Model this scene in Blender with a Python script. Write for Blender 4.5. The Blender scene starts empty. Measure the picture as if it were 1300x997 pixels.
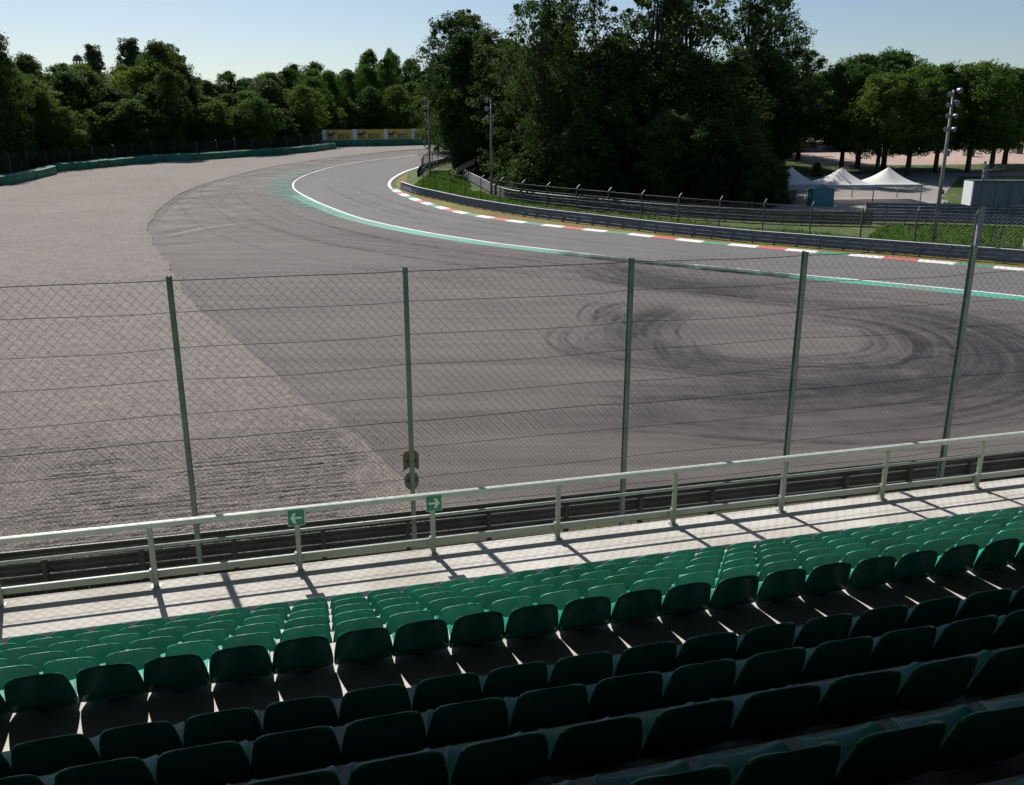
import bpy, bmesh, math, random
import numpy as np
from mathutils import Vector, Matrix
from mathutils.geometry import tessellate_polygon

R_ = math.radians
scene = bpy.context.scene
col = scene.collection
random.seed(7)
rng = np.random.default_rng(7)

# ------------------------------------------------------------------ camera
CAM_H = 9.9
cam_data = bpy.data.cameras.new('camera')
cam = bpy.data.objects.new('camera', cam_data)
col.objects.link(cam)
cam.location = (0, 0, CAM_H)
cam.rotation_euler = (R_(90) - math.atan(289 / 1052), 0, 0)
cam_data.sensor_fit = 'HORIZONTAL'
cam_data.sensor_width = 36
cam_data.lens = 36 * 1052 / 1300
cam_data.shift_y = -44.5 / 1300
cam_data.clip_start = 0.05
cam_data.clip_end = 6000
scene.camera = cam

# ------------------------------------------------------------------ sky and sun
SUN_EL = 45.0
SUN_AZ = 29.2           # degrees to the left of the view direction (+Y)
world = bpy.data.worlds.new('World')
scene.world = world
world.use_nodes = True
wn = world.node_tree.nodes
wl = world.node_tree.links
wn.clear()
w_out = wn.new('ShaderNodeOutputWorld')
w_bg = wn.new('ShaderNodeBackground')
w_sky = wn.new('ShaderNodeTexSky')
w_sky.sky_type = 'NISHITA'
w_sky.sun_disc = False
w_sky.sun_elevation = R_(SUN_EL)
w_sky.sun_rotation = R_(-SUN_AZ)
w_sky.altitude = 180
w_sky.air_density = 1.0
w_sky.dust_density = 0.75
w_sky.ozone_density = 2.8
w_bg.inputs['Strength'].default_value = 0.064
wl.new(w_sky.outputs['Color'], w_bg.inputs['Color'])
wl.new(w_bg.outputs['Background'], w_out.inputs['Surface'])

sun_data = bpy.data.lights.new('sun', 'SUN')
sun = bpy.data.objects.new('sun', sun_data)
col.objects.link(sun)
sun_data.energy = 5.0
sun_data.angle = R_(0.5)
sun_data.color = (1.0, 0.96, 0.90)
sdir = Vector((-math.sin(R_(SUN_AZ)) * math.cos(R_(SUN_EL)), math.cos(R_(SUN_AZ)) * math.cos(R_(SUN_EL)), math.sin(R_(SUN_EL))))
sun.rotation_euler = sdir.to_track_quat('Z', 'Y').to_euler()
sun.location = sdir * 200

scene.view_settings.view_transform = 'Standard'
scene.view_settings.look = 'None'
scene.view_settings.exposure = 0.48
scene.view_settings.gamma = 1.0
scene.view_settings.use_curve_mapping = False
scene.render.engine = 'CYCLES'
scene.cycles.max_bounces = 8
scene.cycles.diffuse_bounces = 2
scene.cycles.transparent_max_bounces = 16

# ------------------------------------------------------------------ frames and terrain
TH = R_(14.1)                       # the grandstand's rows run along s, turned 14.1 degrees
RX = Vector((math.cos(TH), math.sin(TH), 0))
NX = Vector((-math.sin(TH), math.cos(TH), 0))
def stand(s, n, z=0.0):
    return RX * s + NX * n + Vector((0, 0, z))

HB = [(-1e4, 0.0), (75, 0.0), (110, .9), (150, 2.7), (200, 5.2), (240, 6.2), (1e5, 6.2)]
def h(Y):
    for (a, b), (c, d) in zip(HB, HB[1:]):
        if Y <= c:
            return b + (d - b) * (Y - a) / (c - a)
    return HB[-1][1]

# ------------------------------------------------------------------ materials
def newmat(name):
    m = bpy.data.materials.new(name)
    m.use_nodes = True
    nt = m.node_tree
    return m, nt.nodes, nt.links, nt.nodes['Principled BSDF']

def simple(name, c, rough=.6, metal=0.0, var=.12, scale=6.0, bump=0.0, bscale=40.0, spec=.5, stain=None):
    """painted / plain surface with uneven tone from noise"""
    m, n, l, b = newmat(name)
    tc = n.new('ShaderNodeTexCoord')
    no = n.new('ShaderNodeTexNoise')
    no.inputs['Scale'].default_value = scale
    no.inputs['Detail'].default_value = 6
    l.new(tc.outputs['Object'], no.inputs['Vector'])
    ramp = n.new('ShaderNodeValToRGB')
    lo = stain if stain else tuple(max(0, x * (1 - var * 1.6)) for x in c)
    ramp.color_ramp.elements[0].position = .3
    ramp.color_ramp.elements[1].position = .72
    ramp.color_ramp.elements[0].color = (*lo, 1)
    ramp.color_ramp.elements[1].color = (*[min(1, x * (1 + var)) for x in c], 1)
    l.new(no.outputs['Fac'], ramp.inputs['Fac'])
    l.new(ramp.outputs['Color'], b.inputs['Base Color'])
    b.inputs['Roughness'].default_value = rough
    b.inputs['Metallic'].default_value = metal
    b.inputs['Specular IOR Level'].default_value = spec
    if bump:
        n2 = n.new('ShaderNodeTexNoise')
        n2.inputs['Scale'].default_value = bscale
        n2.inputs['Detail'].default_value = 4
        l.new(tc.outputs['Object'], n2.inputs['Vector'])
        bp = n.new('ShaderNodeBump')
        bp.inputs['Strength'].default_value = bump
        bp.inputs['Distance'].default_value = .02
        l.new(n2.outputs['Fac'], bp.inputs['Height'])
        l.new(bp.outputs['Normal'], b.inputs['Normal'])
    return m

def mul_noise(n, l, vec, scale, detail, lo, hi, p0=.3, p1=.7, rough=.6):
    no = n.new('ShaderNodeTexNoise')
    no.inputs['Scale'].default_value = scale
    no.inputs['Detail'].default_value = detail
    no.inputs['Roughness'].default_value = rough
    l.new(vec, no.inputs['Vector'])
    mr = n.new('ShaderNodeMapRange')
    mr.inputs['From Min'].default_value = p0
    mr.inputs['From Max'].default_value = p1
    mr.inputs['To Min'].default_value = lo
    mr.inputs['To Max'].default_value = hi
    l.new(no.outputs['Fac'], mr.inputs['Value'])
    return mr.outputs['Result'], no

def ground_mat(name, base, layers, rough=.9, spec=.25, bump=None, tint=None):
    """base colour times several noise layers; layers = (scale, detail, lo, hi, stretch or None)"""
    m, n, l, b = newmat(name)
    tc = n.new('ShaderNodeTexCoord')
    cur = None
    for sc, det, lo, hi, st in layers:
        vec = tc.outputs['Object']
        if st:
            mp = n.new('ShaderNodeMapping')
            mp.inputs['Rotation'].default_value = (0, 0, st[0])
            mp.inputs['Scale'].default_value = (st[1], st[2], 1)
            l.new(vec, mp.inputs['Vector'])
            vec = mp.outputs['Vector']
        f, _ = mul_noise(n, l, vec, sc, det, lo, hi)
        if cur is None:
            cur = f
        else:
            mm = n.new('ShaderNodeMath'); mm.operation = 'MULTIPLY'
            l.new(cur, mm.inputs[0]); l.new(f, mm.inputs[1])
            cur = mm.outputs[0]
    colr = n.new('ShaderNodeRGB'); colr.outputs[0].default_value = (*base, 1)
    src = colr.outputs[0]
    if tint:
        f, _ = mul_noise(n, l, tc.outputs['Object'], tint[1], 4, 0, 1, .35, .65)
        mx = n.new('ShaderNodeMixRGB')
        mx.inputs['Color2'].default_value = (*tint[0], 1)
        l.new(f, mx.inputs['Fac']); l.new(src, mx.inputs['Color1'])
        src = mx.outputs['Color']
    vm = n.new('ShaderNodeVectorMath'); vm.operation = 'SCALE'
    l.new(src, vm.inputs[0]); l.new(cur, vm.inputs['Scale'])
    l.new(vm.outputs['Vector'], b.inputs['Base Color'])
    b.inputs['Roughness'].default_value = rough
    b.inputs['Specular IOR Level'].default_value = spec
    if bump:
        no = n.new('ShaderNodeTexNoise')
        no.inputs['Scale'].default_value = bump[0]
        no.inputs['Detail'].default_value = 5
        l.new(tc.outputs['Object'], no.inputs['Vector'])
        bp = n.new('ShaderNodeBump')
        bp.inputs['Strength'].default_value = bump[1]
        bp.inputs['Distance'].default_value = bump[2]
        l.new(no.outputs['Fac'], bp.inputs['Height'])
        l.new(bp.outputs['Normal'], b.inputs['Normal'])
    return m

M = {}
M['grass'] = ground_mat('grass_ground', (.036, .075, .012), [(.15, 4, .7, 1.25, None), (.9, 5, .55, 1.5, None), (2.5, 6, .6, 1.35, None)], tint=((.07, .085, .02), .12), bump=(6, .8, .15))
M['verge'] = ground_mat('dry_verge', (.135, .135, .022), [(.25, 4, .8, 1.2, None), (3, 6, .55, 1.4, None)], tint=((.15, .098, .03), .22), bump=(8, .8, .08))

M['asphalt'] = ground_mat('runoff_asphalt', (.102, .0895, .0850), [(.09, 4, .84, 1.14, None), (.5, 6, .8, 1.14, (R_(-28), .10, 1.5)), (1.1, 7, .84, 1.12, (R_(8), .08, 1.6)), (7, 8, .9, 1.09, None), (55, 3, .8, 1.2, None)], bump=(60, .35, .01))
M['track'] = ground_mat('track_asphalt', (.113, .108, .108), [(.1, 3, .92, 1.07, None), (.8, 5, .9, 1.08, (R_(-30), .12, 1.2)), (40, 3, .88, 1.12, None)], bump=(60, .3, .008))
M['gravel'] = ground_mat('gravel', (.184, .162, .142), [(.08, 3, .92, 1.08, None), (1.2, 6, .9, 1.1, (TH, .35, 1.4)), (3.2, 4, .78, 1.22, None), (9, 8, .66, 1.32, None), (20, 3, .5, 1.5, None), (42, 3, .5, 1.5, None)], bump=(22, 1.0, .09))
M['paddock'] = ground_mat('paddock_asphalt', (.34, .245, .205), [(.06, 4, .85, 1.12, None), (2, 6, .9, 1.1, None)])
M['lane'] = ground_mat('service_lane', (.22, .20, .185), [(.1, 4, .85, 1.12, None), (2, 6, .9, 1.1, None)])
M['soil'] = ground_mat('wood_soil', (.045, .045, .02), [(.3, 4, .6, 1.4, None)])

def paint(name, c, wear, scale, dark=(.16, .15, .15)):
    """road paint worn through to the asphalt in patches"""
    m, n, l, b = newmat(name)
    tc = n.new('ShaderNodeTexCoord')
    f, _ = mul_noise(n, l, tc.outputs['Object'], scale, 8, 0, 1, wear - .07, wear + .14, .7)
    g, _ = mul_noise(n, l, tc.outputs['Object'], 14, 6, .55, 1.0, .3, .6, .7)
    mm = n.new('ShaderNodeMath'); mm.operation = 'MULTIPLY'
    l.new(f, mm.inputs[0]); l.new(g, mm.inputs[1])
    mx = n.new('ShaderNodeMixRGB')
    mx.inputs['Color1'].default_value = (*dark, 1)
    mx.inputs['Color2'].default_value = (*c, 1)
    l.new(mm.outputs[0], mx.inputs['Fac'])
    l.new(mx.outputs['Color'], b.inputs['Base Color'])
    b.inputs['Roughness'].default_value = .75
    return m
M['paint_white'] = paint('white_line_paint', (.8, .79, .77), .28, .5)
M['paint_green'] = paint('green_strip_paint', (.03, .27, .19), .36, .16)
M['kerb_red'] = paint('kerb_red_paint', (.42, .075, .06), .27, 1.2)
M['kerb_white'] = paint('kerb_white_paint', (.66, .645, .62), .27, 1.2)
M['kerb_green'] = paint('kerb_green_paint', (.035, .19, .11), .27, 1.2)

def rubber(name, c, amax, sc, stretch=1.0):
    m, n, l, b = newmat(name)
    tc = n.new('ShaderNodeTexCoord')
    f, _ = mul_noise(n, l, tc.outputs['Object'], sc, 8, 0.12 * amax, amax, .35, .68, .65)
    at = n.new('ShaderNodeAttribute'); at.attribute_name = 'fade'
    mm = n.new('ShaderNodeMath'); mm.operation = 'MULTIPLY'
    l.new(f, mm.inputs[0]); l.new(at.outputs['Fac'], mm.inputs[1])
    b.inputs['Base Color'].default_value = (*c, 1)
    b.inputs['Roughness'].default_value = .85
    l.new(mm.outputs[0], b.inputs['Alpha'])
    return m
M['rubber'] = rubber('tyre_rubber', (.020, .018, .021), 1.0, 1.3)
M['rubber_soft'] = rubber('tyre_rubber_faint', (.030, .027, .031), .8, .5)
M['scuff'] = rubber('pale_scuff', (.42, .40, .39), .6, .8)
M['edge_tint'] = rubber('gravel_edge_tint', (.165, .150, .14), 1.0, .25)  # gravel-toned bands on the asphalt along the far gravel edge
M['green_worn'] = rubber('green_strip_worn', (.045, .24, .175), .8, .7)

M['concrete'] = simple('grandstand_concrete', (.475, .458, .432), .85, var=.07, scale=.8, bump=.25, bscale=30, stain=(.355, .325, .285), spec=.3)
M['steel_pale'] = simple('pale_rail_paint', (.27, .305, .265), .42, var=.08, scale=3)
M['rail_top'] = simple('sunlit_rail_paint', (.46, .48, .45), .38, var=.1, scale=4)  # lighter than the other rail paint: sun on the top rail put into colour
M['post_green'] = simple('dark_green_post', (.125, .182, .162), .45, var=.2, scale=3)
M['wire'] = simple('fence_wire', (.10, .105, .105), .5, metal=.4, var=.2, scale=2)
M['steel'] = simple('galvanised_steel', (.145, .168, .225), .5, metal=.35, var=.18, scale=2.5)
M['steel_dark'] = simple('weathered_steel', (.085, .088, .09), .6, metal=.3, var=.25, scale=2)
M['rail_back'] = simple('shaded_rail_back', (.105, .105, .11), .5, metal=.2, var=.3, scale=1.5)  # darkened steel: shade on the beams' rear faces is in the colour
M['steel_lit'] = simple('sunlit_barrier_cap', (.72, .73, .75), .5, var=.1, scale=2)  # near-white steel: sunlight on the rail's top put into the colour
M['pole'] = simple('lamp_post', (.24, .22, .20), .6, var=.2, scale=2)
M['lamp'] = simple('lamp_housing', (.15, .165, .19), .4, metal=.3, var=.15, scale=8)
M['lamp_leg'] = simple('platform_leg', (.30, .31, .32), .6, var=.12, scale=2)
M['lens'] = simple('lamp_glass', (.16, .18, .21), .15, var=.05, scale=8)
M['belt'] = simple('green_belt', (.012, .165, .100), .5, var=.3, scale=.8)
M['belt_top'] = simple('green_belt_top', (.05, .22, .15), .5, var=.35, scale=1.5)
M['bark'] = simple('bark', (.075, .06, .045), .9, var=.35, scale=3, bump=.6, bscale=8)
M['tent'] = simple('tent_canvas', (.80, .79, .76), .8, var=.05, scale=.6)
_n = M['tent'].node_tree.nodes; _l = M['tent'].node_tree.links
_t = _n.new('ShaderNodeBsdfTranslucent'); _t.inputs['Color'].default_value = (.86, .85, .82, 1)
_m = _n.new('ShaderNodeMixShader'); _m.inputs['Fac'].default_value = .45
_l.new(_n['Principled BSDF'].outputs['BSDF'], _m.inputs[1]); _l.new(_t.outputs['BSDF'], _m.inputs[2]); _l.new(_m.outputs['Shader'], _n['Material Output'].inputs['Surface'])
M['valance'] = simple('tent_valance', (.30, .38, .38), .8, var=.06, scale=1)
M['teal'] = simple('teal_cabin', (.035, .16, .20), .5, var=.15, scale=1)
M['board'] = simple('brown_board', (.16, .13, .10), .8, var=.3, scale=1)
M['grey_panel'] = simple('grey_panel', (.105, .130, .150), .55, var=.10, scale=1.2)
M['white_panel'] = simple('white_panel', (.66, .67, .66), .6, var=.05, scale=2)
M['yellow'] = simple('hoarding_yellow', (.55, .42, .10), .6, var=.06, scale=1)
M['hoard_white'] = simple('hoarding_white', (.62, .68, .74), .6, var=.06, scale=1)
M['ink'] = simple('hoarding_ink', (.02, .022, .03), .6, var=.1, scale=1)
M['hoard_red'] = simple('hoarding_red', (.42, .05, .03), .6, var=.1, scale=1)
M['sign_green'] = simple('exit_sign_green', (.010, .185, .105), .45, var=.08, scale=9)
M['sign_white'] = simple('exit_sign_white', (.52, .70, .60), .5, var=.05, scale=9)
M['sign_back'] = simple('sign_back_brown', (.20, .155, .075), .6, var=.25, scale=9)
M['sign_grey'] = simple('sign_back_grey', (.20, .22, .21), .5, var=.2, scale=9)
M['seat'] = simple('green_seat_plastic', (.010, .205, .136), .42, var=.14, scale=2.2, spec=.4)
_n = M['seat'].node_tree.nodes; _l = M['seat'].node_tree.links
_oi = _n.new('ShaderNodeObjectInfo'); _h = _n.new('ShaderNodeHueSaturation'); _r = _n.new('ShaderNodeMapRange')
_r.inputs['To Min'].default_value = .80; _r.inputs['To Max'].default_value = 1.16
_l.new(_oi.outputs['Random'], _r.inputs['Value']); _l.new(_r.outputs['Result'], _h.inputs['Value'])
_l.new(_n['Color Ramp'].outputs['Color'], _h.inputs['Color']); _l.new(_h.outputs['Color'], _n['Principled BSDF'].inputs['Base Color'])
M['roof'] = simple('roof_sheet', (.035, .035, .035), .7, var=.1, scale=1)
M['sunlit_rails'] = simple('sunlit_rails', (.34, .25, .17), .8, var=.25, scale=2)
M['stone'] = simple('old_stone', (.17, .17, .19), .8, var=.2, scale=1)
M['dome'] = simple('dome_slate', (.10, .11, .14), .6, var=.2, scale=1)
M['tyre'] = simple('car_tyre', (.02, .02, .02), .8)
M['glass_dark'] = simple('car_glass', (.03, .035, .04), .08)
M['rust_red'] = simple('red_marker', (.55, .07, .05), .5)
for nm, c in (('white', (.75, .76, .77)), ('silver', (.45, .47, .5)), ('blue', (.06, .13, .3)), ('dark', (.05, .05, .06))):
    M['car_' + nm] = simple('car_paint_' + nm, c, .3, var=.04)

def leaf_mat(name, c, dark, trans=.30):
    m, n, l, b = newmat(name)
    geo = n.new('ShaderNodeNewGeometry')
    oi = n.new('ShaderNodeObjectInfo')
    ramp = n.new('ShaderNodeValToRGB')
    ramp.color_ramp.elements[0].color = (*dark, 1)
    ramp.color_ramp.elements[1].color = (*c, 1)
    l.new(geo.outputs['Random Per Island'], ramp.inputs['Fac'])
    hsv = n.new('ShaderNodeHueSaturation')
    mr = n.new('ShaderNodeMapRange')
    mr.inputs['To Min'].default_value = .465; mr.inputs['To Max'].default_value = .53
    l.new(oi.outputs['Random'], mr.inputs['Value'])
    l.new(mr.outputs['Result'], hsv.inputs['Hue'])
    mr2 = n.new('ShaderNodeMapRange')
    mr2.inputs['To Min'].default_value = 1.25; mr2.inputs['To Max'].default_value = .75
    l.new(oi.outputs['Random'], mr2.inputs['Value'])
    l.new(mr2.outputs['Result'], hsv.inputs['Value'])
    l.new(ramp.outputs['Color'], hsv.inputs['Color'])
    l.new(hsv.outputs['Color'], b.inputs['Base Color'])
    b.inputs['Roughness'].default_value = .7
    b.inputs['Specular IOR Level'].default_value = .15
    tr = n.new('ShaderNodeBsdfTranslucent')
    vm = n.new('ShaderNodeVectorMath'); vm.operation = 'MULTIPLY'
    vm.inputs[1].default_value = (1.5, 1.55, .7)
    l.new(hsv.outputs['Color'], vm.inputs[0])
    l.new(vm.outputs['Vector'], tr.inputs['Color'])
    mx = n.new('ShaderNodeMixShader'); mx.inputs['Fac'].default_value = trans
    out = n['Material Output']
    l.new(b.outputs['BSDF'], mx.inputs[1]); l.new(tr.outputs['BSDF'], mx.inputs[2])
    l.new(mx.outputs['Shader'], out.inputs['Surface'])
    return m
M['blade'] = leaf_mat('grass_blade', (.078, .140, .022), (.030, .060, .012), .46)
M['leaf'] = leaf_mat('broadleaf', (.080, .136, .027), (.036, .072, .015), .35)
M['leaf_dark'] = leaf_mat('dark_leaf', (.055, .094, .024), (.022, .045, .012), .28)  # darker leaf tone, also carries the shade at the foot of the wood
M['leaf_plane'] = leaf_mat('plane_leaf', (.066, .128, .025), (.030, .068, .015), .30)
M['leaf_blue'] = leaf_mat('poplar_leaf', (.085, .125, .060), (.045, .070, .034), .25)

# ------------------------------------------------------------------ object helpers
def tag(o, label=None, cat=None, group=None, kind=None):
    if label: o['label'] = label
    if cat: o['category'] = cat
    if group: o['group'] = group
    if kind: o['kind'] = kind
    return o

def link(name, data, parent=None, loc=(0, 0, 0), rz=0.0):
    o = bpy.data.objects.new(name, data)
    col.objects.link(o)
    o.location = loc
    o.rotation_euler = (0, 0, rz)
    if parent: o.parent = parent
    return o

def thing(name, label, cat, loc=(0, 0, 0), rz=0.0, group=None):
    return tag(link(name, None, None, loc, rz), label, cat, group)

class MB:
    """collects shapes; build() links them as ONE mesh object"""
    def __init__(self):
        self.v = []; self.f = []; self.mi = []; self.cur = 0
    def add(self, verts, faces):
        k = len(self.v)
        self.v += [tuple(p) for p in verts]
        for f in faces:
            self.f.append(tuple(i + k for i in f)); self.mi.append(self.cur)
    def box(self, c, d, ax=None):
        X, Y, Z = ax if ax else (Vector((1, 0, 0)), Vector((0, 1, 0)), Vector((0, 0, 1)))
        c = Vector(c)
        vs = [c + X * (sx * d[0] / 2) + Y * (sy * d[1] / 2) + Z * (sz * d[2] / 2) for sx in (-1, 1) for sy in (-1, 1) for sz in (-1, 1)]
        self.add(vs, [(0, 1, 3, 2), (4, 6, 7, 5), (0, 4, 5, 1), (2, 3, 7, 6), (0, 2, 6, 4), (1, 5, 7, 3)])
        return self
    def bar(self, a, b, w, t=None, up=(0, 0, 1)):
        a = Vector(a); b = Vector(b); t = t or w
        Y = (b - a); L = Y.length; Y.normalize()
        u = Vector(up)
        if abs(Y.dot(u)) > .95: u = Vector((1, 0, 0))
        X = Y.cross(u).normalized(); Z = X.cross(Y)
        return self.box((a + b) / 2, (w, L, t), (X, Y, Z))
    def tube(self, pts, radii, n=8, caps=True):
        pts = [Vector(p) for p in pts]
        if not hasattr(radii, '__len__'): radii = [radii] * len(pts)
        vs = []; fs = []
        for i, p in enumerate(pts):
            d = (pts[min(i + 1, len(pts) - 1)] - pts[max(i - 1, 0)]).normalized()
            u = Vector((0, 0, 1)) if abs(d.z) < .9 else Vector((1, 0, 0))
            x = d.cross(u).normalized(); y = d.cross(x)
            for k in range(n):
                a = 2 * math.pi * k / n
                vs.append(p + (x * math.cos(a) + y * math.sin(a)) * radii[i])
        for i in range(len(pts) - 1):
            for k in range(n):
                fs.append((i * n + k, i * n + (k + 1) % n, (i + 1) * n + (k + 1) % n, (i + 1) * n + k))
        if caps:
            fs.append(tuple(range(n))[::-1]); fs.append(tuple((len(pts) - 1) * n + k for k in range(n)))
        self.add(vs, fs); return self
    def sweep(self, prof, pts, closed=False):
        """extrude a profile [(across, z)] along a ground polyline; across is to the left of travel"""
        pts = [Vector(p) for p in pts]; n = len(prof); vs = []; fs = []
        for i, p in enumerate(pts):
            d = pts[min(i + 1, len(pts) - 1)] - pts[max(i - 1, 0)]
            d.z = 0; d.normalize(); left = Vector((-d.y, d.x, 0))
            for (a, z) in prof: vs.append(p + left * a + Vector((0, 0, z)))
        rr = range(n) if closed else range(n - 1)
        for i in range(len(pts) - 1):
            for k in rr:
                fs.append((i * n + k, i * n + (k + 1) % n, (i + 1) * n + (k + 1) % n, (i + 1) * n + k))
        if closed:
            fs.append(tuple(range(n))); fs.append(tuple((len(pts) - 1) * n + k for k in range(n))[::-1])
        self.add(vs, fs); return self
    def mesh(self, name, mats, smooth=False):
        me = bpy.data.meshes.new(name)
        me.from_pydata(self.v, [], self.f)
        mats = mats if isinstance(mats, (list, tuple)) else [mats]
        for m in mats: me.materials.append(m)
        bm = bmesh.new(); bm.from_mesh(me)
        bmesh.ops.recalc_face_normals(bm, faces=bm.faces)
        bm.to_mesh(me); bm.free()
        if len(mats) > 1: me.polygons.foreach_set('material_index', self.mi)
        if smooth: me.polygons.foreach_set('use_smooth', [True] * len(me.polygons))
        me.update()
        return me
    def build(self, name, mats, parent=None, loc=(0, 0, 0), rz=0.0, smooth=False):
        return link(name, self.mesh(name, mats, smooth), parent, loc, rz)

def copy_tree(o, parent=None):
    c = o.copy(); col.objects.link(c); c.parent = parent
    for ch in list(o.children): copy_tree(ch, c)
    return c

def spline(pts, step=2.0):
    """Catmull-Rom through 2D points, resampled roughly every step metres"""
    P = [Vector((p[0], p[1])) for p in pts]
    P = [P[0] * 2 - P[1]] + P + [P[-1] * 2 - P[-2]]
    out = []
    for i in range(1, len(P) - 2):
        a, b, c, d = P[i - 1], P[i], P[i + 1], P[i + 2]
        k = max(1, int((c - b).length / step))
        for j in range(k):
            t = j / k
            out.append(.5 * ((2 * b) + (c - a) * t + (2 * a - 5 * b + 4 * c - d) * t * t + (3 * b - a - 3 * c + d) * t ** 3))
    out.append(P[-2])
    return out

def offset(pts, d):
    out = []
    for i, p in enumerate(pts):
        t = (pts[min(i + 1, len(pts) - 1)] - pts[max(i - 1, 0)]).normalized()
        out.append(p + Vector((-t.y, t.x)) * d)
    return out

def even(pts, step):
    """points at equal arc length along a polyline"""
    L = [0.0]
    for a, b in zip(pts, pts[1:]): L.append(L[-1] + (b - a).length)
    out = []; n = max(1, int(round(L[-1] / step))); j = 0
    for k in range(n + 1):
        s = L[-1] * k / n
        while j < len(L) - 2 and L[j + 1] < s: j += 1
        t = (s - L[j]) / max(1e-9, L[j + 1] - L[j])
        out.append(pts[j].lerp(pts[j + 1], min(1, t)))
    return out

def g3(p, dz=0.0):
    return Vector((p[0], p[1], h(p[1]) + dz))

def sheet(name, polys, dz, mat, parent=None, skirt=0.0, fade=None):
    """flat polygons (2D loops) laid on the terrain, cut where the terrain bends"""
    bm = bmesh.new()
    lay = bm.verts.layers.float.new('fade') if fade else None
    for pi, poly in enumerate(polys):
        P = [Vector((p[0], p[1], 0)) for p in poly]
        vs = [bm.verts.new(p) for p in P]
        if lay:
            for v, q in zip(vs, fade[pi]): v[lay] = q
        if len(P) <= 4:
            bm.faces.new(vs)
        else:
            for t in tessellate_polygon([P]):
                try: bm.faces.new([vs[i] for i in t])
                except ValueError: pass
    for (y, _) in HB[1:-1]:
        bmesh.ops.bisect_plane(bm, geom=bm.verts[:] + bm.edges[:] + bm.faces[:], plane_co=(0, y, 0), plane_no=(0, 1, 0))
    for v in bm.verts: v.co.z = h(v.co.y) + dz
    bmesh.ops.recalc_face_normals(bm, faces=bm.faces)
    for f in bm.faces:
        if f.normal.z < 0: f.normal_flip()
    if skirt:
        bd = [e for e in bm.edges if e.is_boundary]
        ex = bmesh.ops.extrude_edge_only(bm, edges=bd)
        for v in [g for g in ex['geom'] if isinstance(g, bmesh.types.BMVert)]: v.co.z -= skirt
    me = bpy.data.meshes.new(name); bm.to_mesh(me); bm.free()
    me.materials.append(mat)
    return link(name, me, parent)

def strip(pts, w0, w1):
    """quads between offsets w0 and w1 of a polyline"""
    a = offset(pts, w0); b = offset(pts, w1)
    return [[a[i], a[i + 1], b[i + 1], b[i]] for i in range(len(pts) - 1)]

# ------------------------------------------------------------------ ground, track, gravel
gxs = [-2500, -400, -120, 0, 60, 120, 400, 2500]
gys = [-600, -60, 0, 30, 75, 110, 150, 200, 240, 420, 2800]
polys = []
for i in range(len(gxs) - 1):
    for j in range(len(gys) - 1):
        polys.append([(gxs[i], gys[j]), (gxs[i + 1], gys[j]), (gxs[i + 1], gys[j + 1]), (gxs[i], gys[j + 1])])
ground = tag(sheet('ground', polys, 0, M['grass']), kind='structure')

WL = [(60, 28), (45, 39.3), (31.48, 50.11), (29.3, 51.92), (24.06, 55.62), (20.7, 57.83), (9.58, 65.58), (3.37, 70.73), (-3.67, 77.0), (-9.82, 83.3), (-16.5, 92.12), (-22.15, 102.53), (-26.77, 112.07), (-30.52, 120.06), (-32.96, 127.08), (-34.73, 136.15), (-35.06, 147.98), (-33.65, 160), (-30.6, 170), (-25.9, 179), (-16.1, 194), (0, 214), (30, 246)]
KB = [(70, 33), (50, 49.3), (37.07, 59.51), (33.02, 62.78), (28.34, 66.3), (24.35, 69.2), (20.6, 72.2), (14.68, 77.0), (9.96, 80.88), (4.03, 85.6), (-0.84, 90.2), (-5.4, 95.7), (-9.11, 102.11), (-12.94, 110.43), (-15.96, 117.73), (-17.94, 123.98), (-19.2, 130.34), (-19.74, 138.62), (-19.43, 148), (-18.54, 154.5), (-16.2, 166), (-12.2, 180), (0, 198), (40, 236)]
GV = [(-1.1, 18.9), (-2.2, 20.75), (-3.37, 22.62), (-4.51, 24.6), (-5.94, 26.76), (-8.15, 30.22), (-10.44, 34.0), (-13.31, 38.76), (-17.04, 44.94), (-20.29, 50.62), (-23.75, 57.83), (-28.55, 67.29), (-34.59, 79.34), (-36.99, 84.7), (-40.26, 94.17), (-44.14, 107.72), (-46.72, 121.99), (-46.9, 136.15), (-45.65, 153.7), (-42.0, 167.99), (-36.82, 181.03), (-25.65, 199.5), (-14, 214)]
wl = spline(WL); kb = spline(KB); gv = spline(GV, .6)

near0 = stand(1.5, 18.5); near1 = stand(70, 18.55)
asph_poly = [(p.x - 2.5, p.y) for p in gv] + [(0, 226), (40, 250)] + [(p.x, p.y) for p in reversed(kb)] + [(near1.x, near1.y), (near0.x, near0.y)]
asphalt = tag(sheet('asphalt_runoff', [asph_poly], .02, M['asphalt']), kind='structure')
track = tag(sheet('race_track', [[wl[int(i * (len(wl) - 1) / 119)], wl[int((i + 1) * (len(wl) - 1) / 119)], kb[int((i + 1) * (len(kb) - 1) / 119)], kb[int(i * (len(kb) - 1) / 119)]] for i in range(119)], .026, M['track']), kind='structure')

# gravel: edge ragged, lying a little above the asphalt
gedge = []
for i, p in enumerate(gv):
    t = (gv[min(i + 1, len(gv) - 1)] - gv[max(i - 1, 0)]).normalized()
    q = p + Vector((-t.y, t.x)) * (random.uniform(-.09, .09) + .12 * math.sin(i * .37) * math.sin(i * .11))
    gedge.append((q.x, q.y))
gl0 = stand(-45, 18.6)
gpoly = gedge + [(-17, 233), (-46, 216), (-52, 192), (-66, 177), (-82, 152), (-80, 140), (-84, 118), (-100, 90), (gl0.x - 30, gl0.y + 10), (gl0.x, gl0.y)]
gravel = tag(sheet('gravel_trap', [gpoly], .13, M['gravel'], skirt=.15), kind='structure')

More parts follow.
